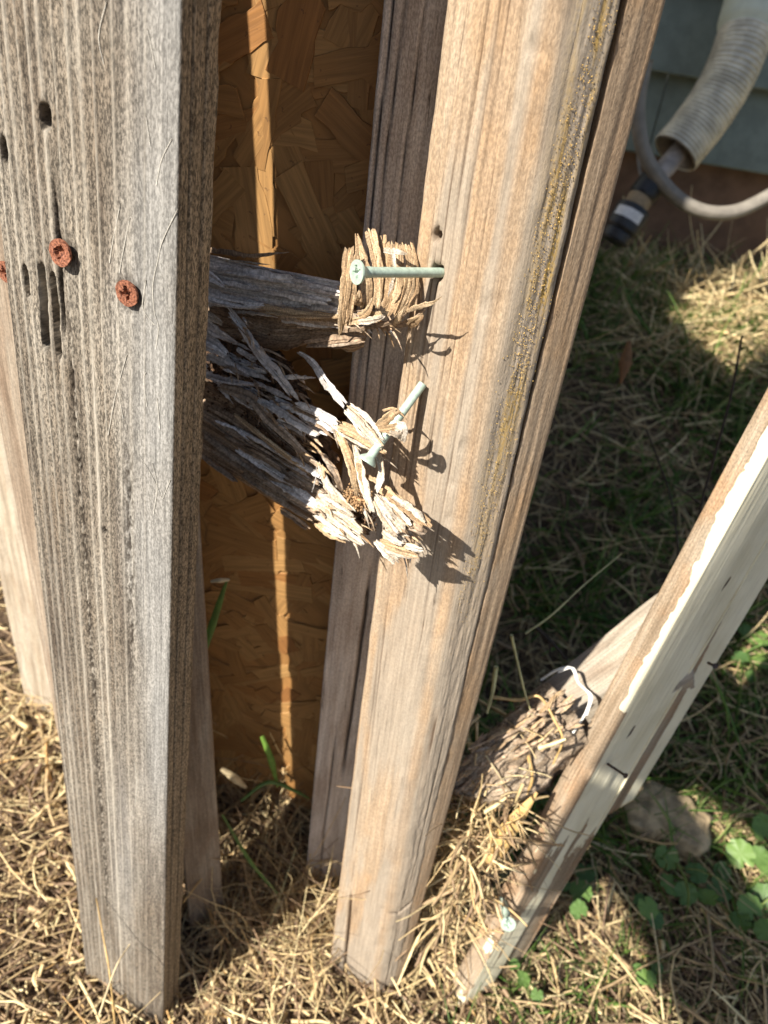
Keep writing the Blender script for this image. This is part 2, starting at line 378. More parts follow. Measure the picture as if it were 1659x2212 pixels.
def screw_head_me(name, R, depth, mat, rough=0., recess='cross', dome=.0):
    """countersunk head seen along +Z, recess cut into it, cone below"""
    nr, na = 15, 49
    r = np.r_[np.linspace(0, 1, nr - 4), 1.0, .9, .5, .42][:nr]; a = np.linspace(0, 2 * np.pi, na)
    rr, aa = np.meshgrid(r, a, indexing='ij')
    zz = np.zeros_like(rr)
    top = np.arange(nr) <= nr - 5
    x, y = rr * np.cos(aa), rr * np.sin(aa)
    if recess == 'cross':
        k = np.maximum((np.abs(x) < .15) * (np.abs(y) < .58), (np.abs(y) < .15) * (np.abs(x) < .58)) | (rr < .24)
    else:
        k = (np.abs(x) < .42) * (np.abs(y) < .42) | (rr < .3)
    zz = -(k > 0).astype(float) * .42 * R * np.clip(1.15 - rr, .3, 1) + dome * R * (1 - rr ** 2)
    if rough: zz = zz + rough * R * (fbm(x * 3 + 9, y * 3 + 9, 80, 3) - .5)
    zz[nr - 4] = -.16 * R; zz[nr - 3] = -.30 * R; zz[nr - 2] = -depth * .7; zz[nr - 1] = -depth
    if rough: x = x * (1 + rough * .4 * (vn(aa * 2, rr, 81) - .5)); y = y * (1 + rough * .4 * (vn(aa * 2, rr, 81) - .5))
    V = np.stack([x * R, y * R, zz], -1)
    me = quads_mesh(name, V, gridq(nr, na), mat, smooth=False); return me
def orient(o, P, axis, roll=0.):
    q = Vector(axis).to_track_quat('Z', 'Y')
    o.matrix_world = Matrix.Translation(Vector(P)) @ q.to_matrix().to_4x4() @ Matrix.Rotation(roll, 4, 'Z')
nL = np.array([-.2760, -.9611, .0])
def rusty(P, n, R, parent, roll, recess, lift=.0022, nm='rusty_screw'):
    o = link(nm, screw_head_me('rusty_screw', R, .004, M_rust, .14, recess), parent)
    orient(o, np.array(P) + np.array(n) * lift, n, roll); return o
rusty(heads_l[0][2], nL + np.array([-.05, 0, .1]), .0056, left, .5, 'square', .0028)
rusty(heads_l[1][2], nL, .0054, left, .2, 'cross', .0018)
def hair(name, pts_px, hit, lift, rad, parent, mat):
    P = [np.array(hit(*p)[2]) + nL * lift for p in pts_px]
    return link(name, tube_me(name, P, rad, mat, 4, max(6, len(P) * 4)), parent)
M_hair = plain('pale_scuff_fibre', (.55, .52, .46), .9, 0, .1, 900)
sc = [[(384, 453), (352, 520), (341, 564), (331, 614), (334, 673), (343, 705), (337, 754)], [(281, 470), (270, 526), (258, 590)], [(261, 438), (243, 529), (237, 567)], [(316, 604), (309, 664), (334, 702)],
      [(275, 766), (258, 825), (246, 872), (234, 939)], [(255, 840), (267, 904)], [(316, 804), (311, 819), (318, 878)], [(369, 1036), (352, 1077)], [(340, 860), (346, 925)], [(231, 3), (214, 78), (225, 138)], [(319, 62), (328, 103), (336, 147)], [(316, 250), (325, 313)],
      [(330, 1000), (340, 1050), (332, 1110)], [(290, 1640), (296, 1690), (292, 1740)], [(372, 300), (350, 345), (338, 400)], [(300, 980), (330, 1030), (352, 1080)]]
for s_ in sc: hair('scuff_fibre', s_, lf, .0002, .00016, left, M_hair)

# --- boards to the left of it
B1b = [(-.236, .385), (-.2395, .366), (-.2078, .3302), (-.202, .350)]; B1t = [(-.232, .372), (-.2315, .3525), (-.1717, .3399), (-.169, .359)]
def relief_small(seed, amp=.0008, su=260, sz=8):
    def f(U, Z, st):
        h = (fbm(U * su, Z * sz, seed, 4) - .5) * amp * 2 + (fbm(U * 900, Z * 60, seed + 9, 2) - .5) * amp * .7
        return h, {}
    return f
b1 = tag(empty('fence_board'), 'blurred brown upright board tucked behind the left edge of the big grey board', 'board')
link('board', board_mesh('board', B1b, B1t, -.05, 1.5, M_brown, [.004, .0015, .004, .01], .004, .002, relief_small(101, .0009)), b1)
P = face_hit(B1b[1], B1b[2], B1t[1], B1t[2], 20, 585)[2]
rusty(P, np.array([-.4, -.91, 0]), .0052, b1, .3, 'cross', .003)
def simple_board(name, fr, fl, th, zmin, zmax, mat, label, lean=(0, 0), seed=1, dv=.01, dup=(.006,), amp=.0008):
    """front edge from fl to fr (world xy at ground), thickness th backwards, top shifted by lean at eye height"""
    fr, fl = np.array(fr, float), np.array(fl, float); d = (fr - fl) / np.linalg.norm(fr - fl); bk = np.array([-d[1], d[0]]) * th
    pb = [fl + bk, fl, fr, fr + bk]; pt = [p + np.array(lean) for p in pb]
    o = tag(empty(name), label, 'board')
    link('board', board_mesh('board', pb, pt, zmin, zmax, mat, dup[0], dv, .002, relief_small(seed, amp)), o); return o
A_ = at_r(112, 1500, .70)[:2]; B_ = at_r(52, 1500, .73)[:2]
simple_board('fence_board', A_, B_, .02, -.05, 1.5, M_pale, 'pale sunlit board end standing in straw at the far left', (.012, -.012), 105, .008, (.002,), .0012)
A2 = at_r(150, 1500, .735)[:2]; B2 = at_r(96, 1500, .748)[:2]
simple_board('fence_board', A2, B2, .02, -.05, 1.5, M_stud, 'thin shaded board added behind the pale board for the dark gap line', (.012, -.012), 106, .008)  # added board, shaded by the pale one, stands in for a dark gap

# --- osb panel: backing sheet and the pressed flakes
osb = tag(empty('osb_panel'), 'orange brown strand board panel in shade with a narrow strip of sun', 'panel')
O_UP = np.array([0, -.0664, .648]); O_UP /= np.linalg.norm(O_UP)
O_RT = np.array([.9962, -.0872, 0.]); O_RT /= np.linalg.norm(O_RT); O_N = np.cross(O_RT, O_UP)
O_0 = np.array([-.0787, .4376, .483])
def osbp(a, b_, c_=0.): return O_0 + O_RT * a + O_UP * b_ + O_N * c_
m, t, b = new_mat('strand_board_wood')
ob = nd(t, 'TexCoord').outputs['Object']; rn = nd(t, 'ObjectInfo').outputs['Random']
mp = nd(t, 'Mapping', {'Vector': ob, 'Location': nd(t, 'CombineXYZ', {0: mth(t, 'MULTIPLY', rn, 5.), 1: mth(t, 'MULTIPLY', rn, 9.)}).outputs[0], 'Scale': (22, 420, 1)}).outputs[0]
n1 = noise(t, mp, 1, 4, .6, .6)
c = ramp(t, rn, [(0, (.34, .17, .055)), (.3, (.385, .205, .07)), (.6, (.44, .25, .092)), (.85, (.36, .18, .058)), (.97, (.36, .165, .05)), (1, (.28, .125, .04))])
c = mixc(t, 1., c, mixc(t, smap(t, n1, .3, .7), g(.72), g(1.15)), 'MULTIPLY')
n2 = noise(t, ob, 300, 3, .6); c = mixc(t, smap(t, n2, .66, .72, 0, .6), c, (.10, .05, .025))
put(t, b.inputs['Base Color'], c); b.inputs['Roughness'].default_value = .6
bp = nd(t, 'Bump', {'Strength': .4, 'Distance': .0006, 'Height': n1}); t.links.new(bp.outputs[0], b.inputs['Normal'])
M_osb = m
V = [osbp(a, b_, c_) for c_ in (-.012, -.0003) for b_ in (-.6, 1.1) for a in (-.085, .135)]
link('backing_sheet', quads_mesh('backing_sheet', V, [[0, 2, 3, 1], [4, 5, 7, 6], [0, 1, 5, 4], [2, 6, 7, 3], [0, 4, 6, 2], [1, 3, 7, 5]], M_osb, smooth=False), osb)
fl = []
for i in range(14):
    L, Wd = random.uniform(.012, .042), random.uniform(.005, .013)
    top = []; k = 9
    for j in range(k): top.append((-L + 2 * L * j / (k - 1) + random.uniform(-.002, .002), Wd * random.uniform(.72, 1.08)))
    bot = [(L - 2 * L * j / (k - 1) + random.uniform(-.004, .004), -Wd * random.uniform(.72, 1.08)) for j in range(k)]
    ring = top + bot; nn_ = len(ring)
    ring = [(x + .02 * random.choice([0, 0, .3]) * 0, y) for x, y in ring]
    V = [(x, y, .0) for x, y in ring] + [(x * .992, y * .97, .0007) for x, y in ring]
    me = quads_mesh('wood_strand', V, [[a, a + nn_, (a + 1) % nn_ + nn_, (a + 1) % nn_] for a in range(nn_)], M_osb, smooth=False, ngons=[[nn_ + q for q in range(nn_)][::-1]])
    me.flip_normals(); fl.append(me)
cnt = 0
Rm = Matrix(((O_RT[0], O_UP[0], O_N[0]), (O_RT[1], O_UP[1], O_N[1]), (O_RT[2], O_UP[2], O_N[2]))).to_4x4()
for i in range(300):
    a, b_ = random.uniform(-.068, .062), random.uniform(-.36, .46)
    o = link('wood_strand', random.choice(fl), osb)
    ang = random.uniform(0, 3.14)
    o.matrix_world = Matrix.Translation(Vector(osbp(a, b_, random.uniform(-.0003, .0012)))) @ Rm @ Matrix.Rotation(ang, 4, 'Z') @ Matrix.Rotation(random.uniform(-.02, .02), 4, 'X') @ Matrix.Rotation(random.uniform(-.014, .014), 4, 'Y')

# --- studs against the panel
def relief_stud(seed, cracks):
    def f(U, Z, st):
        uf = U - st[1]
        h = (fbm(U * 320, Z * 8, seed, 4) - .5) * .0006 + (fbm(U * 1100, Z * 90, seed + 3, 2) - .5) * .0004
        pit = np.zeros_like(U)
        for cu, z0, z1, wd, dp in cracks:
            c_ = cu + .002 * (fbm(Z * 8, Z * 0, seed + 7, 3) - .5) * 2
            k = np.exp(-((uf - c_) / wd) ** 2) * sstep(z0, z0 + .06, Z) * sstep(z1, z1 - .06, Z); h = h - k * dp; pit = np.maximum(pit, k)
        return h, {'pit': np.clip(pit, 0, 1)}
    return f
Sb = [(-.0165, .452), (-.0185, .425), (.038, .425), (.040, .452)]; St = [(-.0345, .398), (-.0368, .375), (.022, .370), (.024, .395)]
st1 = tag(empty('wall_stud'), 'shaded grey stud just left of the sunlit post with a long crack', 'stud')
link('stud', board_mesh('stud', Sb, St, -.05, 1.5, M_stud, [.004, .0009, .004, .01], .003, .0015, relief_stud(120, [(.004, .6, 1.2, .0005, .003), (.009, .5, 1.1, .0004, .002), (.027, .2, .5, .0011, .006), (.016, -.1, .3, .0006, .003), (.018, .55, 1.2, .0004, .002)])), st1)
S2b = [(-.131, .3615), (-.126, .353), (-.098, .378), (-.101, .386)]; S2t = [(-.148, .336), (-.143, .3275), (-.1165, .333), (-.119, .341)]
st2 = tag(empty('wall_stud'), 'brown shaded stud showing behind the right edge of the big grey board', 'stud')
link('stud', board_mesh('stud', S2b, S2t, -.05, .85, M_brown, [.004, .0015, .004, .01], .004, .002, relief_stud(140, [(.03, -.1, .6, .0006, .002), (.04, .0, .5, .0005, .002)])), st2)

# --- sunlit post
PB = [(.020, .400), (.0225, .345), (.070, .326), (.0925, .354), (.0985, .3635), (.075, .415)]
PT = [(-.010, .385), (-.008, .330), (.036, .3065), (.0535, .3235), (.0580, .3290), (.040, .375)]
PB = [(.024, .400), (.0225, .345), (.073, .325), (.0907, .3314), (.070, .41)]
PT = [(-.008, .385), (-.008, .330), (.0322, .3085), (.0549, .3190), (.038, .372)]
pf = lambda x, y: face_hit(PB[1], PB[2], PT[1], PT[2], x, y)
hole1 = pf(943, 508); screw_in = pf(943, 589); screw2_in = pf(916, 829)
def relief_post(U, Z, st):
    uf = U - st[1]; ur = U - st[2]
    h = (fbm(U * 300, Z * 9, 201, 4) - .5) * .00035 + (fbm(U * 1200, Z * 110, 202, 3) - .5) * .0004 + (fbm(U * 70, Z * 25, 203, 3) - .5) * .0012
    pit = np.zeros_like(U)
    on = sstep(-.001, .002, uf) * (1 - sstep(.038, .042, uf))
    cr = [(.0095, .35, .75, .00035, .003), (.0165, .72, 1.2, .00045, .003), (.021, .55, .9, .0003, .002), (.0125, .55, .8, .0003, .002), (.0245, .6, 1.0, .0003, .002), (.007, .2, .5, .0004, .003), (.033, .45, .7, .0003, .002), (.03, .66, 1.1, .0002, .0015), (.0045, .5, .72, .0003, .003)]
    for cu, z0, z1, wd, dp in cr:
        c_ = cu + .0025 * (fbm(Z * 7, Z * 0 + cu * 99, 207, 4) - .5) * 2
        k = np.exp(-((uf - c_) / wd) ** 2) * sstep(z0, z0 + .05, Z) * sstep(z1, z1 - .05, Z) * on * (.35 + .65 * vn(Z * 40, U * 0 + cu * 300, 217)); h = h - k * dp * .3; pit = np.maximum(pit, k)
    (a, za, _) = hole1
    q = np.sqrt(((uf - a) / .0026) ** 2 + ((Z - za) / .0028) ** 2) + .35 * (vn(uf * 900, Z * 900, 208) - .5); k = 1 - sstep(.6, 1.05, q); h = h - k * .006; pit = np.maximum(pit, k * .55)
    (a, za, _) = screw_in
    q = np.sqrt(((uf - a) / .0036) ** 2 + ((Z - za) / .0042) ** 2); k = 1 - sstep(.6, 1.05, q); h = h - k * .005; pit = np.maximum(pit, k * .7)
    # torn dimples along the rounded corner
    d = np.exp(-((uf - .038) / .006) ** 2) * sstep(.62, .70, fbm(Z * 95, uf * 150, 209, 2)) * sstep(.45, .55, Z); h = h - d * .0009
    cn = np.exp(-((uf - .0405) / .006) ** 2); h = h + cn * ((fbm(U * 420, Z * 70, 218, 4) - .5) * .0022 + (fbm(U * 60, Z * 22, 219, 2) - .5) * .003)
    # broken piece at the foot
    foot = np.exp(-((uf - .012 - .02 * (.11 - Z)) / .0009) ** 2) * sstep(.17, .12, Z); h = h - foot * .007; pit = np.maximum(pit, foot)
    on_r = sstep(.0, .004, ur); 
    for cu, z0, z1, wd, dp in [(.0075, .3, .5, .0003, .002), (.017, .2, .42, .0004, .003), (.004, .75, 1.1, .0003, .002), (.012, -.1, .16, .0004, .003)]:
        c_ = cu + .003 * (fbm(Z * 6, Z * 0 + cu * 99, 210, 4) - .5) * 2
        k = np.exp(-((ur - c_) / wd) ** 2) * sstep(z0, z0 + .05, Z) * sstep(z1, z1 - .05, Z); h = h - k * dp * .6; pit = np.maximum(pit, k)
    brk = np.exp(-((Z - .155 - ur * 1.1 - .012 * (vn(ur * 200, Z * 0, 211) - .5)) / .0016) ** 2) * on_r * sstep(.04, .03, ur); h = h - brk * .004; pit = np.maximum(pit, brk * .9)
    h = h + on_r * ((fbm(ur * 420, Z * 16, 212, 4) - .5) * .0010 + (fbm(ur * 700, Z * 120, 220, 3) - .5) * .0006)
    mo = 1. * sstep(.34, .56, fbm(ur * 260, Z * 26, 221, 3)) * on_r * np.exp(-((ur - (.0155 + .004 * (fbm(Z * 7, Z * 0, 213, 3) - .5) * 2)) / .0062) ** 2) * sstep(.47, .75, Z)
    gr = on_r * sstep(-.002, .006, ur) * .95 * (.5 + fbm(ur * 100, Z * 9, 214, 3))  # side face greyed; its lower light is partly put into the colour
    gr = np.maximum(gr, on * .75 * sstep(.46, .66, fbm(uf * 70, Z * 7, 215, 4) + .12 * sstep(.7, .1, Z)) + .35 * (uf > .03) * (uf < .056) * sstep(.75, .3, Z))
    return h, {'pit': np.clip(pit, 0, 1), 'moss': mo, 'grey': np.clip(gr, 0, .8)}
post = tag(empty('timber_post'), 'sunlit tan post with gold lichen on its side and a green screw sticking out', 'post')
link('timber', board_mesh('timber', PB, PT, -.05, 1.5, M_post, [.006, .0006, .0006, .008, .008], .002, [.002, .0025, .008, .003, .003], relief_post), post)
QB = [(.0755, .400), (.0872, .3302), (.0985, .3364), (.09, .415)]; QT = [(.0425, .3655), (.0562, .3212), (.0727, .3316), (.058, .385)]
link('side_batten', board_mesh('side_batten', QB, QT, -.05, 1.5, M_post, [.004, .001, .006, .008], .004, [.002, .0015, .003, .002], relief_small(230, .0005)), post)
# gold lichen crumbs standing on the post's side
rf = lambda ur, z: (np.array(PB[2]) * (1 - z / .8) + np.array(PT[2]) * z / .8) + ((np.array(PB[3]) - np.array(PB[2])) * (1 - z / .8) + (np.array(PT[3]) - np.array(PT[2])) * z / .8) * ur
V, Q = [], []
nR = np.array([.42, -.908, 0])
for i in range(2200):
    z = random.triangular(.47, .97, .76); ur = np.clip(random.gauss(.60 + (z - .75) * .6, .17), .15, .93)
    if vn(ur * 9, z * 40, 5) < .38: continue
    s = random.uniform(.00010, .00030)
    xy = rf(ur, z); P = np.array([xy[0], xy[1], z]) + nR * .0006
    tq = np.array([.908, .42, 0]) * s; uz = np.array([0, 0, s * random.uniform(.7, 1.8)]); no = nR * s * 1.6; k = len(V)
    V += [P - tq, P - uz, P + tq, P + uz, P + no + uz * .3]
    Q += [(k, k + 1, k + 4, k + 4), (k + 1, k + 2, k + 4, k + 4), (k + 2, k + 3, k + 4, k + 4), (k + 3, k, k + 4, k + 4)]
me = bpy.data.meshes.new('lichen'); me.from_pydata([tuple(p) for p in V], [], [q[:3] for q in Q]); me.materials.append(M_lich)
tag(link('lichen', me, post), kind='stuff')

# --- coated screws
def coated(parent_or_none, base, head, R=.0050, rs=.0022, thread=False, name='screw', roll=.4, extra=.006):
    base, head = np.array(base), np.array(head); ax_ = head - base; L = np.linalg.norm(ax_); ax_ /= L
    root = parent_or_none
    if thread is None: thread = False
    n = 60; s = np.linspace(-extra, L - .004, n); r = np.full(n, rs)
    r = np.where(s > L - .0075, rs * 1.08, r)
    P = base + ax_ * s[:, None]
    if thread:
        n = 90; s = np.linspace(-extra, L - .004, n); P = base + ax_ * s[:, None]; r = rs * (1 + .42 * (((s / .0022) % 1) < .35) * (s < L * .62))
    sh = link('screw_shank' if root is not None else 'shank', tube_me('screw_shank', P, r, M_green, 20), root)
    h = link('screw_head', screw_head_me('screw_head', R, .0052, M_green, 0, 'cross'), None)
    orient(h, head, ax_, roll)
    if root is not None: h.parent = root
    return sh, h
def near_root(x, y, base, L):
    v = ray(x, y); v = v / np.linalg.norm(v); d = EYE - base; bq = np.dot(v, d); cq = np.dot(d, d) - L * L; disc = bq * bq - cq
    tt = -bq - math.sqrt(max(disc, 0)); return EYE + v * tt
sh = empty('coated_screw'); sh.parent = post
hp = near_root(770, 588, screw_in[2], .044); coated(sh, screw_in[2], hp)
sc2 = tag(empty('loose_screw'), 'bent down green coated screw hanging in the splinters beside the post', 'screw')
hp2 = near_root(792, 998, screw2_in[2], .0465); coated(sc2, screw2_in[2] + np.array([-.001, -.0022, 0]), hp2, extra=.001)

# ------------------------------------------------------------------ the rotten rail
RP0 = np.array([-.0305, .3362, .5]); RN = np.array([-.4575, -.889, 0])
def rp(x, y, off=0.): return on_plane(x, y, RP0 + RN * off, RN)
def Z2(x, y): return (414.9 + .3751 * x, 432.2 + .3751 * y)
def Z3(x, y): return (414.9 + .3751 * x, 777.9 + .3751 * y)
rail = tag(empty('rotten_rail'), 'rotten horizontal rail broken into splinters between grey board and post', 'rail')
def loft(name, curves, nu, sub, mat, amp=.001, seed=1, fu=60, fv=6, rag=(0., 0.), closed=True, ragf=40, parent=None):
    C = [catmull(c_, nu) for c_ in curves]
    if closed: C = C + [C[0]]
    C = np.array(C); nc = len(C)
    tt = np.linspace(0, nc - 1, (nc - 1) * sub + 1); k = np.minimum(tt.astype(int), nc - 2); f = (tt - k)[:, None, None]
    G = C[k] * (1 - f) + C[k + 1] * f                        # (nt, nu, 3)
    ax_ = G[:, -1] - G[:, 0]; L = np.linalg.norm(ax_, axis=1).mean()
    nt = len(tt); tw = np.linspace(0, 1, nt)
    e0 = rag[0] * (vn(tw * ragf, tw * 0, seed + 5) ** 1.5); e1 = rag[1] * (vn(tw * ragf, tw * 0 + 7, seed + 6) ** 1.5)
    if closed: e0[-1] = e0[0]; e1[-1] = e1[0]
    s = np.linspace(0, 1, nu); s2 = e0[:, None] / L + s[None] * (1 - (e0 + e1)[:, None] / L)
    idx = s2 * (nu - 1); i0 = np.clip(idx.astype(int), 0, nu - 2); ff = (idx - i0)[..., None]; r_ = np.arange(nt)[:, None]
    G = G[r_, i0] * (1 - ff) + G[r_, i0 + 1] * ff
    du_ = np.gradient(G, axis=1); dt_ = np.gradient(G, axis=0); N = np.cross(du_, dt_); N /= np.linalg.norm(N, axis=2)[..., None] + 1e-9
    per = np.r_[0, np.cumsum(np.linalg.norm(np.diff(G[:, nu // 2], axis=0), axis=1))]
    Uc, Vc = np.broadcast_arrays(per[:, None], s[None] * L)
    nz = (fbm(Uc * 1000 / fv, Vc * 1000 / fu, seed, 4) - .5) * 2 * amp + (fbm(Uc * 1500, Vc * 60, seed + 3, 3) - .5) * amp * .6
    if closed: nz[-1] = nz[0]
    G = G + N * nz[..., None]
    cap = [[r * nu for r in range(nt - 1)], [r * nu + nu - 1 for r in range(nt - 1)][::-1]] if closed else []
    me = quads_mesh(name, G, gridq(nt, nu), mat, np.stack([Uc, Vc], -1), ngons=cap)
    return link(name, me, parent)
def prof(zf, pts, off): return [rp(*zf(*p[:2]), off + (p[2] if len(p) > 2 else 0)) for p in pts]
# upper slab: sound silver face
top_ = [(40, 300), (300, 365), (600, 425), (880, 478)]
bot_ = [(40, 545), (200, 575), (420, 610), (640, 630), (862, 645)]
loft('upper_slab', [prof(Z2, top_, -.030), prof(Z2, top_, .0), prof(Z2, [(a, b_ + .45 * (bot_[min(i, 3)][1] - b_)) for i, (a, b_) in enumerate(top_)], .002), prof(Z2, bot_, .0), prof(Z2, bot_, -.012)], 90, 12, M_rail, .0009, 301, 70, 3.5, (0, .006), parent=rail)
b2_ = [(60, 600), (280, 640), (500, 690), (700, 705), (900, 690), (1010, 700)]; b3_ = [(60, 760), (300, 800), (520, 850), (700, 815), (900, 850), (1015, 835)]
loft('rotten_underside', [prof(Z2, [(60, 560), (280, 600), (500, 640), (700, 665), (900, 655), (1000, 660)], -.004), prof(Z2, b2_, -.007), prof(Z2, b3_, -.010), prof(Z2, b3_, -.03), prof(Z2, [(60, 560), (1000, 640)], -.03)], 90, 10, M_railb, .0035, 311, 14, 7, (0, .01), parent=rail)
# rotten core between the slabs, full of holes
loft('rotten_core', [prof(Z2, [(60, 700), (250, 760), (430, 850), (560, 960), (600, 1040)], -.016), prof(Z2, [(60, 900), (250, 960), (420, 1030), (600, 1110), (720, 1180)], -.011), prof(Z2, [(60, 1100), (250, 1150), (450, 1230), (650, 1300), (860, 1390)], -.009), prof(Z2, [(60, 1200), (300, 1260), (500, 1400), (700, 1560), (860, 1660)], -.012), prof(Z2, [(60, 1200), (300, 1260), (500, 1400), (700, 1560), (860, 1660)], -.03), prof(Z2, [(60, 700), (250, 760), (430, 850), (560, 960), (600, 1040)], -.034)], 110, 14, M_rot, .0045, 321, 9, 8, (0, .008), parent=rail)
# lower slab
lt_ = [(40, 100), (200, 170), (340, 260), (460, 400), (600, 520), (740, 640), (800, 760)]
lm_ = [(40, 330), (200, 420), (400, 560), (560, 660), (760, 790), (860, 880)]
lb_ = [(40, 545), (200, 640), (400, 765), (560, 860), (720, 945), (760, 975)]
loft('lower_slab', [prof(Z3, lt_, -.018), prof(Z3, lt_, -.002), prof(Z3, [((a[0] + b_[0]) / 2, (a[1] + b_[1]) / 2) for a, b_ in zip(lt_[:6], lm_)], -.005), prof(Z3, lm_, .001), prof(Z3, lb_, .0), prof(Z3, lb_, -.026)], 110, 14, M_railb, .0016, 331, 50, 4, (0, .012), parent=rail)
def splinter(pts, w, mat, flat=.13, seed=0, n=26, name='splinter', parent=None, tip=(.8, .6), jag=.45, twist=.4, P3=None):
    """a torn bundle of fibres along a path: strips side by side with ends of their own length"""
    P0 = catmull(P3 if P3 is not None else pts, n * 2); T0 = frames(P0)
    view = EYE - P0; view /= np.linalg.norm(view, axis=1)[:, None]
    rg = np.random.default_rng(seed); tw = rg.uniform(-twist, twist) + np.linspace(0, rg.uniform(-twist, twist), n * 2)
    A = np.cross(T0, view); A /= np.linalg.norm(A, axis=1)[:, None] + 1e-9; Bn = np.cross(A, T0)
    A0 = A * np.cos(tw)[:, None] + Bn * np.sin(tw)[:, None]; B0 = np.cross(A0, T0)
    s0 = np.linspace(0, 1, n * 2); w0 = np.interp(s0, np.linspace(0, 1, len(w)), w) if np.ndim(w) else np.full(n * 2, w)
    L0 = np.r_[0, np.cumsum(np.linalg.norm(np.diff(P0, axis=0), axis=1))]; wm = w0.max()
    m = int(np.clip(round(wm / .0019), 1, 8)); cuts = np.sort(np.r_[-.5, np.linspace(-.5, .5, m + 1)[1:-1] + rg.uniform(-.42, .42, m - 1) / m, .5])
    VV, QQ, UU, NG = [], [], [], []; k0 = 0
    for q in range(m):
        out = 1 - abs((cuts[q] + cuts[q + 1])) * .5
        ea, eb_ = rg.uniform(0, .06) + (1 - tip[0]) * .12 * (1 - out), 1 - rg.uniform(0, .15) ** 1.3 - (1 - tip[1]) * .10 * (1 - out)
        if m == 1: ea, eb_ = 0, 1
        s = np.linspace(ea, eb_, n); f = lambda X: np.stack([np.interp(s, s0, X[:, c]) for c in range(3)], 1)
        P, T, A2, B2 = f(P0), f(T0), f(A0), f(B0); wv = np.interp(s, s0, w0)
        loc = (s - ea) / (eb_ - ea); tp = np.minimum(1, .7 + loc / .08) * np.minimum(1, (.55 if m > 1 else .25) + (1 - loc) / (.09 if m > 1 else .3))
        c_ = (cuts[q] + cuts[q + 1]) / 2; hw = (cuts[q + 1] - cuts[q]) / 2 * 1.12
        wig = jag * .5 * (fbm(s * L0[-1] * 160, s * 0 + q * 9 + seed, seed, 2) - .5)
        lift_ = wm * flat * (rg.uniform(-.28, .28) + .35 * (1 - (2 * c_) ** 2)) + wm * .18 * (vn(s * 4, s * 0 + q, seed + 4) - .5)
        P = P + A2 * ((c_ + hw * wig) * wv)[:, None] + B2 * lift_[:, None]
        jl_ = hw * wv * tp * (1 + jag * (fbm(s * L0[-1] * 420, s * 0 + q * 3 + seed, seed + 1, 2) - .5) * 1.6); jr_ = hw * wv * tp * (1 + jag * (fbm(s * L0[-1] * 420, s * 0 + q * 3 + 50, seed + 2, 2) - .5) * 1.6)
        th = np.maximum(wm * flat * .55, .0005) * (.6 + .7 * vn(s * 9, s * 0 + q, seed + 6)) * tp
        k1, k2 = rg.uniform(.25, .9, 2); sec = [(-jl_, -th * .2), (-jl_ * .85, th * k1), (jr_ * rg.uniform(-.4, .4), th * .75), (jr_ * .85, th * k2), (jr_, -th * .2), (jr_ * .7, -th * .5), (-jl_ * .7, -th * .5)]
        sec.append(sec[0]); m_ = 8
        V = np.stack([P + A2 * a[:, None] + B2 * b_[:, None] for a, b_ in sec], 1)
        e = rg.uniform(-1.3, 1.3, 8); e[-1] = e[0]; V[-1] += T[-1] * (e * hw * wv[-1])[:, None]; V[0] -= T[0] * (e[::-1] * hw * wv[0])[:, None]
        uo = np.array([0, .3, .6, .9, 1.1, 1.4, 1.9, 2.2]) * hw * wm + (cuts[q] + .5) * wm * 2 + q * .013
        UU.append(np.stack(np.broadcast_arrays(uo[None], (s * L0[-1])[:, None]), -1).reshape(-1, 2)); VV.append(V.reshape(-1, 3)); QQ.append(gridq(n, m_)[:, ::-1] + k0)
        NG += [[k0 + x for x in range(7)], [k0 + (n - 1) * 8 + x for x in range(7)][::-1]]; k0 += n * 8
    me = quads_mesh(name, np.concatenate(VV), np.concatenate(QQ), mat, np.concatenate(UU), smooth=False, ngons=NG)
    return link(name, me, rail if parent is None else parent)
PXM = .3751 / FPX * .36 / .95         # metres on the rail per pixel of the close views
def sp(zf, pts, wpx, mat, **k):
    w_ = np.array(wpx) * PXM
    splinter([rp(*zf(*p[:2]), (p[2] if len(p) > 2 else 0.) + (.010 * float(sstep(930, 1060, p[0]) * sstep(640, 800, p[1])) if zf is Z3 else 0)) for p in pts], w_, mat, **k)
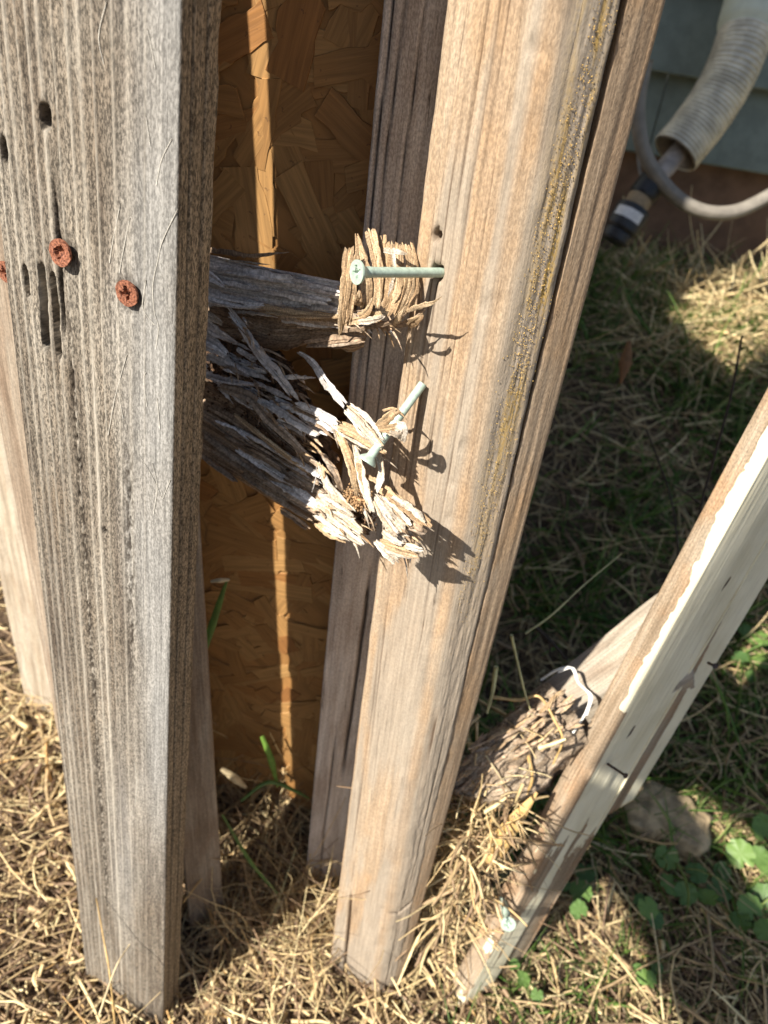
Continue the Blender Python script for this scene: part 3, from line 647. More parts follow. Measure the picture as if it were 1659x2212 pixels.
q = [
 (Z2, [(200, 610, .004), (300, 750, .006), (390, 885, .006), (500, 1010, .006), (610, 1170, .004)], [34, 44, 62, 52, 40], M_rail),
 (Z2, [(600, 868, .0), (690, 930, .004), (770, 1050, .008), (900, 1200, .010)], [14, 36, 46, 44], M_rail),
 (Z3, [(890, 270, .010), (980, 360, .013), (1100, 500, .015)], [70, 110, 70], M_bleach),
 (Z2, [(70, 285, -.01), (200, 300, -.004), (340, 320, .004), (555, 300, .010)], [30, 26, 20, 14], M_railb),
 (Z2, [(70, 420, .005), (130, 455, .006), (195, 505, .006)], [60, 44, 14], M_rail),
 (Z2, [(60, 530, .006), (200, 580, .007), (330, 600, .007), (425, 605, .006)], [90, 70, 64, 30], M_rail),
 (Z2, [(60, 650, .006), (140, 690, .006), (180, 720, .005)], [70, 44, 16], M_bleach),
 (Z2, [(60, 700, .004), (160, 770, .007), (265, 825, .006)], [70, 60, 12], M_rail),
 (Z2, [(60, 800, .006), (140, 850, .008), (205, 900, .007)], [110, 90, 40], M_rail),
 (Z2, [(60, 900, .002), (200, 950, .004), (365, 1020, .004)], [30, 34, 10], M_rail),
 (Z3, [(40, 75, .006), (200, 120, .008), (300, 135, .008), (405, 150, .008)], [30, 44, 30, 10], M_rail),
 (Z3, [(360, 215, .006), (480, 280, .008), (600, 360, .009), (760, 455, .009)], [30, 46, 50, 22], M_rail),
 (Z3, [(600, 250, .006), (720, 300, .008), (850, 380, .010)], [40, 50, 60], M_rail),
 (Z3, [(840, 372, .011), (960, 430, .013), (1120, 540, .014)], [60, 74, 24], M_fibre),
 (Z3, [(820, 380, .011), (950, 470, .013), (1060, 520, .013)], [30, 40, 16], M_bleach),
 (Z3, [(140, 150, .004), (330, 210, .007), (430, 330, .008), (560, 450, .008), (650, 540, .008), (780, 650, .007)], [40, 60, 60, 50, 40, 22], M_railb),
 (Z3, [(230, 300, .003), (440, 470, .006), (570, 570, .006), (690, 670, .005)], [20, 34, 34, 12], M_fibre),
 (Z3, [(100, 260, .0), (300, 380, .003), (480, 520, .003)], [50, 50, 20], M_railb),
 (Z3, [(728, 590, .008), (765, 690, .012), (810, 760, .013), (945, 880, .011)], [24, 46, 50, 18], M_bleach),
 (Z3, [(830, 385, .008), (880, 500, .012), (915, 600, .014), (945, 750, .013), (950, 790, .012)], [40, 46, 52, 44, 20], M_fibre),
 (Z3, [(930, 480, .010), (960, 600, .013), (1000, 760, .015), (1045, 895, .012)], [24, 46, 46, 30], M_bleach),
 (Z3, [(955, 600, .014), (985, 700, .016), (1010, 830, .015)], [30, 30, 14], M_fibre),
 (Z3, [(1068, 540, .012), (1090, 640, .015), (1082, 700, .016), (1055, 765, .014)], [34, 34, 44, 30], M_bleach),
 (Z3, [(750, 540, .004), (820, 650, .006), (865, 770, .006)], [30, 44, 24], M_railb),
 (Z3, [(1055, 780, .010), (1130, 880, .014), (1225, 990, .014)], [50, 110, 130], M_bleach),
 (Z3, [(1075, 735, .007), (1220, 835, .010), (1370, 955, .008)], [40, 60, 64], M_fibre),
 (Z3, [(1150, 780, .009), (1270, 860, .011), (1350, 940, .010)], [24, 30, 30], M_bleach),
 (Z3, [(1220, 930, .008), (1300, 960, .009), (1340, 975, .007)], [60, 70, 70], M_railb),
 (Z3, [(1050, 1040, .010), (1120, 1110, .012), (1190, 1165, .010)], [24, 50, 60], M_bleach),
 (Z3, [(1085, 1040, .008), (1200, 1080, .012), (1318, 1112, .010)], [60, 76, 66], M_fibre),
 (Z3, [(1110, 1090, .011), (1200, 1120, .013), (1290, 1140, .011)], [26, 30, 16], M_bleach),
 (Z3, [(1060, 830, .013), (1150, 930, .015), (1190, 1000, .014)], [16, 22, 10], M_fibre),
 (Z3, [(1100, 985, .012), (1160, 1020, .014), (1225, 1060, .012)], [34, 70, 40], M_bleach),
 (Z3, [(1225, 1070, .012), (1275, 1085, .013), (1330, 1098, .012)], [30, 36, 22], M_bleach),
 (Z3, [(722, 800, .006), (860, 890, .009), (1000, 1005, .009)], [90, 80, 30], M_bleach),
 (Z3, [(760, 780, .008), (870, 860, .011), (935, 905, .010)], [60, 60, 22], M_bleach),
 (Z3, [(720, 880, .004), (860, 975, .007), (1003, 1078, .006)], [70, 60, 16], M_bleach),
 (Z3, [(716, 940, .002), (790, 1000, .004), (890, 1048, .003)], [44, 44, 20], M_fibre),
 (Z3, [(760, 970, .006), (840, 1010, .008), (905, 1040, .007)], [30, 30, 12], M_bleach),
 (Z3, [(870, 910, .004), (950, 950, .006), (1000, 1010, .004)], [60, 50, 20], M_fibre),
 (Z3, [(990, 660, .010), (1100, 720, .012), (1200, 800, .010)], [20, 26, 12], M_fibre),
 (Z3, [(1060, 375, .014), (1110, 350, .018), (1150, 310, .018), (1200, 290, .014)], [20, 44, 50, 20], M_fibre),
 (Z3, [(1070, 400, .018), (1130, 395, .020), (1200, 380, .018)], [30, 40, 34], M_fibre),
 (Z3, [(1165, 370, .018), (1210, 400, .020), (1205, 470, .018)], [60, 60, 40], M_bleach),
 (Z3, [(1120, 410, .019), (1170, 425, .021), (1225, 430, .018)], [20, 30, 24], M_bleach),
 (Z3, [(1100, 290, .008), (1170, 280, .008), (1240, 345, .008)], [12, 16, 8], M_fibre),
 # brush of upright fibres at the upper rail's end
 (Z2, [(905, 262, .010), (885, 480, .014), (868, 640, .014), (852, 790, .010)], [48, 52, 46, 16], M_fibre),
 (Z2, [(935, 275, .009), (925, 500, .012), (900, 720, .012)], [24, 44, 26], M_fibre),
 (Z2, [(945, 185, .0), (975, 330, .003), (1005, 480, .004), (1000, 640, .004)], [14, 60, 64, 50], M_fibre),
 (Z2, [(1020, 155, -.004), (1060, 320, .0), (1075, 500, .002), (1060, 625, .003)], [60, 54, 46, 40], M_fibre),
 (Z2, [(1090, 195, -.008), (1098, 380, -.003), (1105, 520, .0), (1095, 640, .002)], [56, 46, 50, 50], M_fibre),
 (Z2, [(1130, 235, -.008), (1140, 400, -.004), (1145, 560, .0), (1110, 650, .002)], [50, 50, 60, 50], M_fibre),
 (Z2, [(1185, 235, -.008), (1190, 400, -.003), (1185, 560, .0), (1140, 670, .003)], [44, 54, 80, 50], M_fibre),
 (Z2, [(1235, 235, -.010), (1265, 370, -.004), (1255, 540, -.001), (1180, 690, .002)], [56, 60, 84, 50], M_fibre),
 (Z2, [(1105, 290, .001), (1180, 300, .004), (1245, 312, .002)], [20, 26, 20], M_bleach),
 (Z2, [(1165, 300, .004), (1160, 440, .006), (1130, 550, .006)], [16, 22, 16], M_bleach),
 (Z2, [(960, 610, .010), (965, 560, .014), (965, 515, .014)], [52, 44, 12], M_fibre),
 (Z2, [(960, 675, .012), (1010, 640, .016), (1050, 550, .016)], [34, 36, 12], M_fibre),
 (Z2, [(860, 720, .008), (960, 690, .012), (1060, 660, .014), (1155, 648, .012)], [16, 32, 40, 14], M_fibre),
 (Z2, [(960, 705, .014), (1050, 690, .017), (1110, 665, .016)], [22, 34, 16], M_bleach),
 (Z2, [(860, 752, .006), (1000, 735, .010), (1150, 700, .010), (1260, 640, .010)], [20, 26, 26, 12], M_railb),
 (Z2, [(1240, 640, .006), (1320, 610, .010), (1380, 595, .012), (1435, 558, .012)], [18, 22, 20, 10], M_fibre),
 (Z2, [(1250, 725, .008), (1290, 690, .012), (1335, 655, .012)], [30, 46, 14], M_fibre),
 (Z2, [(1170, 715, .010), (1195, 670, .013), (1222, 612, .013)], [20, 26, 10], M_fibre),
 (Z2, [(1100, 740, .004), (1250, 700, .006), (1340, 630, .006)], [30, 30, 12], M_railb),
 (Z2, [(650, 830, .002), (800, 815, .005), (1010, 800, .004)], [40, 60, 40], M_railb),
 (Z2, [(420, 640, .004), (600, 660, .005), (860, 670, .004)], [30, 34, 26], M_fibre),
 (Z2, [(180, 345, .004), (330, 360, .005), (450, 372, .004)], [8, 12, 6], M_bleach),  # pale sliver stands in for sun flecks on the rail top
]
for i, (zf, pts, wpx, mt) in enumerate(q):
    sp(zf, pts, wpx, mt, seed=400 + i * 3, n=24, jag=.6, twist=.35)
# plates of weathered wood still lying along both halves of the rail
def lane(zf, p0, p1, n, spread, wr, mats, off, seed, Lr=(.25, .6), dirj=.05):
    rg = random.Random(seed); d = np.array(p1, float) - np.array(p0, float); L = np.linalg.norm(d); d /= L; nn_ = np.array([-d[1], d[0]])
    for i in range(n):
        t0 = rg.uniform(-.03, .8); t1 = min(1.04, t0 + rg.uniform(*Lr)); o = rg.uniform(-1, 1) * spread; k = rg.gauss(0, dirj); l = L * (t1 - t0)
        a = np.array(p0) + d * L * t0 + nn_ * o; m_ = a + d * l / 2 + nn_ * (k * l * .5 + rg.gauss(0, 6)); b_ = a + d * l + nn_ * k * l; z0 = rg.uniform(*off)
        w_ = rg.uniform(*wr)
        sp(zf, [(*a, z0), (*m_, z0 + rg.uniform(0, .002)), (*b_, z0 + rg.uniform(-.001, .005))], [w_ * .8, w_, w_ * rg.uniform(.4, .9)], rg.choice(mats), seed=seed * 50 + i, n=20, jag=.8, twist=.25)
lane(Z3, (60, 440), (720, 850), 20, 120, (26, 60), [M_railb, M_railb, M_rail], (.0, .004), 21)
lane(Z3, (60, 300), (720, 700), 14, 60, (18, 44), [M_railb, M_rail], (.001, .006), 22)
lane(Z2, (40, 440), (850, 570), 9, 70, (24, 60), [M_rail], (.0015, .003), 23)
lane(Z2, (60, 620), (900, 700), 14, 60, (14, 34), [M_railb, M_rail, M_fibre], (-.002, .004), 24)
lane(Z2, (60, 860), (620, 1150), 16, 110, (20, 50), [M_rail, M_railb, M_rail], (-.004, .005), 25, (.2, .5), .25)
lane(Z3, (200, 120), (800, 430), 16, 80, (18, 46), [M_rail, M_railb], (-.002, .006), 26, (.2, .5), .15)
# more small slivers along the broken zone
for i in range(210):
    a = random.choice([(Z3, 380, 210, 700, 560), (Z3, 700, 560, 1000, 900), (Z2, 250, 700, 650, 1150), (Z2, 100, 900, 500, 1200), (Z3, 780, 380, 1080, 520), (Z3, 740, 780, 950, 1020), (Z3, 1060, 800, 1250, 1080), (Z2, 880, 640, 1150, 720)])
    f_ = random.random(); x = a[1] + (a[3] - a[1]) * f_ + random.uniform(-60, 60); y = a[2] + (a[4] - a[2]) * f_ + random.uniform(-50, 50)
    d = random.gauss(.75, .35); L = random.uniform(35, 170); o_ = random.uniform(-.004, .009)
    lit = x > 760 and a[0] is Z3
    mt = random.choice([M_bleach, M_fibre, M_bleach]) if lit else random.choice([M_rail, M_railb, M_railb, M_fibre])  # sun and shade put into the splinter colour by zone
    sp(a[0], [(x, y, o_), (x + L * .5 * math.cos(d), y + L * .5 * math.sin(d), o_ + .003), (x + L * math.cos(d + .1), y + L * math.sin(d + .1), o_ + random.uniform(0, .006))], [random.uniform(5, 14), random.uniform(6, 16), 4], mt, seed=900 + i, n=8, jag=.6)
# crumbs of rot
def crumbs_me(name, pts, size, mat, seed=0):
    rg = np.random.default_rng(seed); V, F = [], []
    base = np.array([(1, 0, 0), (-1, 0, 0), (0, 1, 0), (0, -1, 0), (0, 0, 1), (0, 0, -1)], float)
    tri = [(0, 2, 4), (2, 1, 4), (1, 3, 4), (3, 0, 4), (2, 0, 5), (1, 2, 5), (3, 1, 5), (0, 3, 5)]
    for p, s in zip(pts, size):
        k = len(V); V += [tuple(p + v_ * s * rg.uniform(.5, 1.3, 3)) for v_ in base]; F += [tuple(k + i for i in f) for f in tri]
    me = bpy.data.meshes.new(name); me.from_pydata(V, [], F); me.materials.append(mat); return me
pts = []; sz = []
for i in range(420):
    x, y = random.gauss(935, 35), random.gauss(800, 35); pts.append(rp(*Z3(x, y), random.uniform(.002, .012))); sz.append(random.uniform(.0004, .0014))
tag(link('rot_crumbs', crumbs_me('rot_crumbs', pts, sz, M_crumb, 3), rail), kind='stuff')
pts = []; sz = []
for i in range(1500):
    f_ = random.random(); x = 80 + 700 * f_ + random.gauss(0, 50); y = 1000 + 400 * f_ + random.gauss(0, 130)
    if f_ > .75: x, y = random.gauss(980, 30), random.gauss(1720 + 120, 40)
    pts.append(rp(*Z2(x, y), random.uniform(-.012, .002))); sz.append(random.uniform(.0004, .0016))
tag(link('dark_crumbs', crumbs_me('dark_crumbs', pts, sz, M_rot, 4), rail), kind='stuff')

# ------------------------------------------------------------------ leaning painted jamb
J0 = at_r(970, 2130, .374); J1 = at_r(1659, 835, .5)
ang = math.radians(-54); tn = np.array([math.cos(ang), math.sin(ang)]); bk = np.array([-math.sin(ang), math.cos(ang)])
def ja(z): return (J0 + (J1 - J0) * (z - J0[2]) / (J1[2] - J0[2]))[:2]
def jsec(z, a0, a1, b0, b1):
    a = ja(z); return [a + tn * a0 + bk * b1, a + tn * a0 + bk * b0, a + tn * a1 + bk * b0, a + tn * a1 + bk * b1]
WJ = .0215
jB, jT = jsec(0, 0, WJ, 0, .074), jsec(.8, 0, WJ, 0, .074)
jl = lambda x, y: face_hit(jB[1], jB[2], jT[1], jT[2], x, y); jr = lambda x, y: face_hit(jB[2], jB[3], jT[2], jT[3], x, y)
zp = jl(1335, 1525)[1]
def relief_jamb(U, Z, st):
    uf = U - st[1]; ur = U - st[2]
    h = (fbm(U * 260, Z * 7, 501, 4) - .5) * .0009 + (fbm(U * 1000, Z * 90, 502, 2) - .5) * .0003
    onl = (uf > 0) & (uf < WJ + .0001)
    edge = .0125 + .0036 * (fbm(Z * 28, Z * 0, 503, 4) - .5) * 2 + .0022 * (fbm(Z * 150, uf * 300, 508, 3) - .5) * 2 + .002 * (Z < zp + .12)
    pl = np.clip(.5 + (uf - edge) / .0022, 0, 1) * sstep(zp - .006, zp + .004, Z)
    low = np.clip(.5 + (uf - .012) / .004, 0, 1) * (fbm(Z * 22, uf * 120, 504, 3) > .56) * (Z < .24)
    rub = sstep(.60, .66, fbm(ur * 70, Z * 11, 505, 4)) * sstep(.45, .2, Z)
    pr = np.where(ur > 0.0005, .95 - .9 * rub, 0)
    pr = pr * np.where((ur > .045) & (Z < .33), 1 - sstep(.30, .10, Z) * .9, 1)
    bare = np.exp(-((ur - .0015) / .0022) ** 2) * (Z < zp) * (fbm(Z * 30, Z * 0, 506, 3) > .42)
    pr = pr * (1 - bare)
    pa = np.where(onl, np.maximum(pl, low * .9), pr)
    gr = np.exp(-((ur - .042) / .0011) ** 2); h = h - gr * .0028
    h = h - .0022 * sstep(.042, .0435, ur) * (ur < .075)
    pit = gr * .35
    for px in ((1467, 1487), (1362, 1583), (1574, 1265), (1098, 0)):
        if not px[1]: continue
        a, za, _ = jr(*px); k = np.exp(-(((ur - a) / .0022) ** 2 + ((Z - za - 1.5 * (ur - a)) / .006) ** 2) ** 1.5) * (ur > .002); pit = np.maximum(pit, k); pa = pa * (1 - k)
    return h, {'paint': pa, 'pit': np.clip(pit, 0, 1)}
jamb = tag(empty('leaning_jamb'), 'leaning door jamb of bare brown wood and peeling cream paint', 'board')
link('jamb_board', board_mesh('jamb_board', jB, jT, -.02, 1.25, M_jamb, [.004, .0006, .0009, .006], .0022, .0012, relief_jamb), jamb)
kB, kT = jsec(0, .004, .015, .084, .125), jsec(.8, .004, .015, .084, .125)
def relief_stop(U, Z, st):
    ur = U - st[1]; pa = np.where((ur > .012 + .004 * (fbm(Z * 9, Z * 0, 511, 3) - .5) + .018 * sstep(.5, .3, Z)), .95, 0.)
    return (fbm(U * 240, Z * 7, 512, 4) - .5) * .001, {'paint': pa}
jB2, jT2 = jsec(0, .0105, .0150, .0742, .086), jsec(.8, .0105, .0150, .0742, .086)
link('dark_filler_strip', board_mesh('dark_filler_strip', jB2, jT2, .16, 1.25, M_jamb, [.004, .002, .002, .004], .008, .0008, relief_small(520, .0006)), jamb)
link('door_stop', board_mesh('door_stop', kB, kT, .22, 1.25, M_jamb, [.004, .0012, .0012, .004], .005, .001, relief_stop), jamb)
ss = empty('coated_screw'); ss.parent = jamb
bp_ = jl(1087, 1946)[2]; coated(ss, bp_, near_root(1098, 1997, bp_, .036), R=.0066, rs=.0026, thread=True, extra=.004)
def nail(base, head, r, parent):
    base, head = np.array(base), np.array(head)
    me = tube_me('nail', [base, base + (head - base) * .97, base + (head - base) * .97, head], [r, r, r * 2.1, r * 2.1], M_nail, 10)
    return link('nail', me, parent)
a_ = jr(1312, 1650)[2]; nail(a_, near_root(1352, 1676, a_, .022), .0011, jamb)
a_ = jr(1530, 1432)[2]; nail(a_, near_root(1545, 1439, a_, .010), .0012, jamb)

# ------------------------------------------------------------------ fallen rail behind the jamb, with a rotten end
frail = tag(empty('fallen_rail'), 'grey fallen rail behind the leaning jamb with crumbling rotten brown end', 'rail')
def fp(x, y, r): return at_r(x, y, r)
ft = [(1450, 1262, .54), (1390, 1305, .522), (1310, 1370, .497), (1210, 1448, .464), (1140, 1500, .447)]
fm = [(1490, 1370, .52), (1440, 1400, .505), (1380, 1440, .485), (1275, 1510, .455), (1190, 1535, .435)]
fb = [(1500, 1465, .51), (1460, 1490, .50), (1420, 1520, .49), (1300, 1580, .46), (1200, 1600, .438)]
back = [(x, y + 25, r + .04) for x, y, r in fb]; backt = [(x, y + 10, r + .04) for x, y, r in ft]
loft('rail_timber', [[fp(*p) for p in c_] for c_ in (ft, fm, fb, back, backt)], 70, 10, wood('fallen_rail_wood', (.26, .215, .165), (.37, .32, .255), (.45, .40, .335), fib=.25, speck=.15, crack=.7), .0012, 601, 60, 4, (0, .012), parent=frail)
et = [(1190, 1480, .437), (1120, 1530, .418), (1050, 1600, .396), (985, 1670, .378), (958, 1688, .373)]
em = [(1240, 1530, .430), (1150, 1600, .408), (1080, 1660, .388), (1010, 1710, .376), (962, 1692, .371)]
eb = [(1270, 1600, .437), (1180, 1680, .414), (1120, 1720, .395), (1050, 1728, .381), (975, 1698, .373)]
ebk = [(x, y + 15, r + .035) for x, y, r in eb]; etk = [(x, y + 5, r + .035) for x, y, r in et]
loft('rotten_end', [[fp(*p) for p in c_] for c_ in (et, em, eb, ebk, etk)], 70, 16, wood('rotten_end_wood', (.27, .20, .135), (.39, .305, .22), (.48, .405, .32), fib=.45, speck=.4, crack=.8, bump=1., bdist=.002), .0062, 611, 11, 6, (0, .010), parent=frail)
for i in range(90):
    x = random.uniform(980, 1230); y = 1680 - (x - 980) * .62 + random.uniform(-45, 60); r = .368 + (x - 960) / 290 * .055
    d = -.55 + random.gauss(0, .25); L = random.uniform(14, 50)
    splinter(None, [.0016, .0028, .001], random.choice([M_railb, M_fibre, M_railb]), seed=1200 + i, n=8, jag=.6, parent=frail, P3=[fp(x, y, r), fp(x + L / 2 * math.cos(d), y + L / 2 * math.sin(d), r + .002), fp(x + L * math.cos(d), y + L * math.sin(d), r + .006)])
pts = []; sz = []
for i in range(150):
    x = random.uniform(990, 1210); y = 1690 - (x - 960) * .62 + random.gauss(25, 28); pts.append(fp(x, y, .374 + (x - 960) / 290 * .053 + random.uniform(-.003, .003))); sz.append(random.uniform(.0007, .0022))
tag(link('rot_crumbs', crumbs_me('rot_crumbs', pts, sz, plain('pale_rot_crumb', (.36, .275, .19), .95, vary=.4, scale=400, bump=.8), 7), frail), kind='stuff')
Z5 = lambda x, y: (864.3 + .3439 * x, 1210 + .3439 * y)
strg = [(*Z5(885, 752), .443), (*Z5(985, 690), .445), (*Z5(1075, 678), .450), (*Z5(1120, 770), .444), (*Z5(1190, 850), .440), (*Z5(1165, 960), .432), (*Z5(1085, 1085), .425)]
P = [fp(*p) for p in strg]
tag(link('white_string', tube_me('white_string', P, .0010, M_white, 8, 40)), 'white string looped over the fallen grey rail', 'string')
P2 = [p + np.array([.0012, -.001, .0012 * (1 if i % 2 else -1)]) for i, p in enumerate(P[1:6])]
link('strand', tube_me('strand', P2, .0008, M_white, 6, 30), bpy.data.objects['white_string'])

# ------------------------------------------------------------------ duct, hose and valve at the house wall
duct = tag(empty('flexible_duct'), 'corrugated grey flexible duct hanging by the green siding under a cream sleeve', 'duct')
path = [at_y(1650, -70, 1.62), at_y(1625, 20, 1.60), at_y(1592, 125, 1.56), at_y(1553, 205, 1.54), at_y(1505, 275, 1.52), at_y(1458, 332, 1.50)]
P = catmull(path, 400); s = np.linspace(0, 1, 400); keep = s > .27
r = .0415 + .0050 * np.abs(np.sin(np.arange(400) * .345)) ** .7 * 1.1 + .0012 * (vn(s * 25, s * 0, 3) - .5)
link('corrugated_tube', tube_me('corrugated_tube', P[keep], r[keep], M_vinyl, 40, close=False), duct)
ri = np.full(keep.sum(), .0395); link('tube_lining', tube_me('tube_lining', P[keep][::-1], ri, M_pvc, 32, close=False), duct)
k2 = s < .34; rs_ = .051 + .003 * (vn(s * 9, s * 0, 4) - .5) - .006 * sstep(.28, .34, s); link('sleeve', tube_me('sleeve', P[k2], rs_[k2], M_sleeve, 40), duct)
pp = [at_y(1485, 305, 1.53), at_y(1440, 360, 1.47), at_y(1415, 385, 1.455)]
link('inner_pipe', tube_me('inner_pipe', pp, .018, M_pvc, 20, 12), duct)
hose = [at_y(1395, 130, 1.46), at_y(1378, 230, 1.45), at_y(1392, 330, 1.44), at_y(1440, 405, 1.43), at_y(1500, 450, 1.43), at_y(1570, 460, 1.44), at_y(1640, 435, 1.46), at_y(1740, 370, 1.5), at_y(1800, 310, 1.56)]
tag(link('drain_hose', tube_me('drain_hose', hose, .0125, M_cable, 18, 90)), 'grey hose hanging in a U loop in front of the siding', 'hose')
cab = [at_y(1380, 200, 1.6), at_y(1378, 330, 1.58), at_y(1388, 400, 1.5)]
tag(link('thin_cable', tube_me('thin_cable', cab, .003, M_cable, 8, 24)), 'thin dark cable hanging down beside the grey hose', 'cable')
valve = tag(empty('pipe_fitting'), 'black threaded pipe fitting with a white label hanging below the duct', 'pipe fitting')
vp = [at_y(1432, 368, 1.46), at_y(1386, 425, 1.44), at_y(1352, 480, 1.42), at_y(1325, 522, 1.41)]
VP = catmull(vp, 60); vs = np.linspace(0, 1, 60)
def seg(nm, a, b_, r, mt, bump_=0.):
    k = (vs >= a) & (vs <= b_); rr = np.full(k.sum(), r); rr[0] *= .8; rr[-1] *= .8
    if bump_: rr = rr * (1 + bump_ * (np.arange(k.sum()) % 2))
    link(nm, tube_me(nm, VP[k], rr, mt, 24), valve)
seg('upper_pipe', 0, .16, .017, M_pvc); seg('coupling', .14, .40, .024, M_black, .12); seg('bare_pipe', .38, .56, .023, plain('tan_fibre_wrap', (.33, .24, .14), .9)); seg('lower_collar', .54, .86, .032, M_black, .0); seg('end_cap', .84, 1., .028, M_black)
k = (vs >= .62) & (vs <= .76); Pk = VP[k]; T = frames(Pk); a = np.linspace(-.9, .75, 12)
vw = EYE - Pk; A = np.cross(T, vw); A /= np.linalg.norm(A, axis=1)[:, None]; Bn = np.cross(A, T); Bn *= np.sign((Bn * vw).sum(1))[:, None]
V = Pk[:, None] + .0332 * (np.cos(a + .2)[None, :, None] * Bn[:, None] + np.sin(a + .2)[None, :, None] * A[:, None])
V2 = np.concatenate([V, Pk[:, None] + .0324 * (np.cos(a + .2)[None, :, None] * Bn[:, None] + np.sin(a + .2)[None, :, None] * A[:, None])], 0)
link('paper_label', quads_mesh('paper_label', V, gridq(len(Pk), 12), M_label), valve)

# ------------------------------------------------------------------ broken chunk on the ground
gp = ground_px(1432, 1790)
th = np.linspace(0, 2 * np.pi, 41); ph = np.linspace(0, np.pi, 23); TH, PHI = np.meshgrid(th, ph)
x = np.sin(PHI) * np.cos(TH); y = np.sin(PHI) * np.sin(TH); z = np.cos(PHI)
sq = lambda q_, e: np.sign(q_) * np.abs(q_) ** e
x, y, z = sq(x, .55), sq(y, .6), sq(z, .5); nz = 1 + .34 * (fbm(x * 1.6 + 5, y * 1.6 + z * 1.3 + 5, 701, 4) - .5) * 2 + .1 * (fbm(x * 7 + 5, z * 16 + y * 5 + 5, 702, 3) - .5)
nz[:, -1] = nz[:, 0]
V = np.stack([x * .052 * nz, y * .034 * nz, z * .024 * nz + .026], -1)
me = quads_mesh('wood_chunk', V, gridq(23, 41)[:, ::-1], M_stone)
o = tag(link('wood_chunk', me), 'tan broken chunk lying in the grass right of the leaning jamb', 'chunk'); o.location = Vector(gp); o.rotation_euler = (.15, -.1, -.35)

# ------------------------------------------------------------------ straw, grass and weeds
def strands(name, N, pos, length, radius, mat, flat=1., pitch=.25, K=5, curl=.6, seed=1, up=None, lift=(.0, .02), sides=3, tipw=.5, az=None, tones=(0, 1)):
    rg = np.random.default_rng(seed)
    P0 = pos; N = len(P0)
    a = rg.uniform(0, 2 * np.pi, N) if az is None else az(rg, N); pt_ = rg.normal(0, pitch, N) if up is None else up(rg, N)
    L = length(rg, N); r = radius(rg, N)
    ds = L / K; P = np.zeros((N, K + 1, 3)); P[:, 0] = P0; P[:, 0, 2] += rg.uniform(*lift, N)
    ca, cp = rg.normal(0, curl, N) / K, rg.normal(0, curl * .6, N) / K
    if up is not None: cp = -np.abs(rg.normal(0, curl, N)) / K
    for k in range(K):
        d = np.stack([np.cos(a) * np.cos(pt_), np.sin(a) * np.cos(pt_), np.sin(pt_)], -1)
        P[:, k + 1] = P[:, k] + d * ds[:, None]; a = a + ca + rg.normal(0, .1, N); pt_ = pt_ + cp + rg.normal(0, .06, N)
    gr_ = gz(P[..., 0], P[..., 1]) + .001; P[..., 2] = np.maximum(P[..., 2], gr_)
    T = np.gradient(P, axis=1); T /= np.linalg.norm(T, axis=2)[..., None] + 1e-9
    ref = rg.normal(0, 1, (N, 1, 3)) * .6 + np.array([0, 0, 1.]); A = np.cross(T, ref); A /= np.linalg.norm(A, axis=2)[..., None] + 1e-9; B_ = np.cross(T, A)
    s = np.linspace(0, 1, K + 1); wdt = r[:, None] * (1 - (1 - tipw) * s[None] ** 1.5)
    ang_ = np.arange(sides) / sides * 2 * np.pi
    V = P[:, :, None] + wdt[:, :, None, None] * (np.cos(ang_)[None, None, :, None] * A[:, :, None] + flat * np.sin(ang_)[None, None, :, None] * B_[:, :, None])
    n_ = np.arange(N)[:, None, None]; k_ = np.arange(K)[None, :, None]; j = np.arange(sides)[None, None]; j2 = (j + 1) % sides
    b0 = n_ * (K + 1) * sides + k_ * sides
    Q = np.stack([b0 + j, b0 + j2, b0 + sides + j2, b0 + sides + j], -1).reshape(-1, 4)
    tone = np.broadcast_to(rg.uniform(*tones, N)[:, None, None], V.shape[:3])
    return link(name, quads_mesh(name, V, Q, mat, None, {'tone': tone}))
m, t, b = new_mat('dry_straw'); tn_ = attr(t, 'tone'); ob = nd(t, 'TexCoord').outputs['Object']
c = ramp(t, tn_, [(0, (.16, .10, .06)), (.2, (.28, .185, .11)), (.45, (.44, .31, .17)), (.7, (.66, .50, .26)), (.9, (.80, .67, .38)), (1, (.56, .33, .12))])
c = mixc(t, 1., c, mixc(t, smap(t, noise(t, ob, 160, 3, .6), .3, .7), g(.72), g(1.18)), 'MULTIPLY')
put(t, b.inputs['Base Color'], c); b.inputs['Roughness'].default_value = .6; M_straw = m
m, t, b = new_mat('green_blade'); tn_ = attr(t, 'tone')
c = ramp(t, tn_, [(0, (.06, .12, .02)), (.5, (.12, .225, .04)), (.8, (.20, .32, .07)), (1, (.34, .37, .13))])
put(t, b.inputs['Base Color'], c); b.inputs['Roughness'].default_value = .5
tr = nd(t, 'BsdfTranslucent', {0: mixc(t, 1., c, (1.3, 1.5, .7), 'MULTIPLY')}); mx = nd(t, 'MixShader', {0: .3})
out = t.nodes['Material Output']; t.links.new(b.outputs[0], mx.inputs[1]); t.links.new(tr.outputs[0], mx.inputs[2]); t.links.new(mx.outputs[0], out.inputs[0]); M_green_blade = m
def area(N, x0, x1, y0, y1, seed, dens=None):
    rg = np.random.default_rng(seed); x = rg.uniform(x0, x1, N); y = rg.uniform(y0, y1, N)
    if dens is not None: k = rg.random(N) < dens(x, y); x, y = x[k], y[k]
    return np.stack([x, y, gz(x, y)], -1)
LN = lambda a, s: (lambda rg, N: a * np.exp(rg.normal(0, s, N)))
o = strands('straw_litter', 0, area(16000, -.62, .62, .12, .62, 1), LN(.019, .7), LN(.0010, .5), M_straw, .5, .3, 4, .5, 2, lift=(0, .014)); tag(o, 'pale dry straw litter lying over the soil by the boards', kind='stuff')
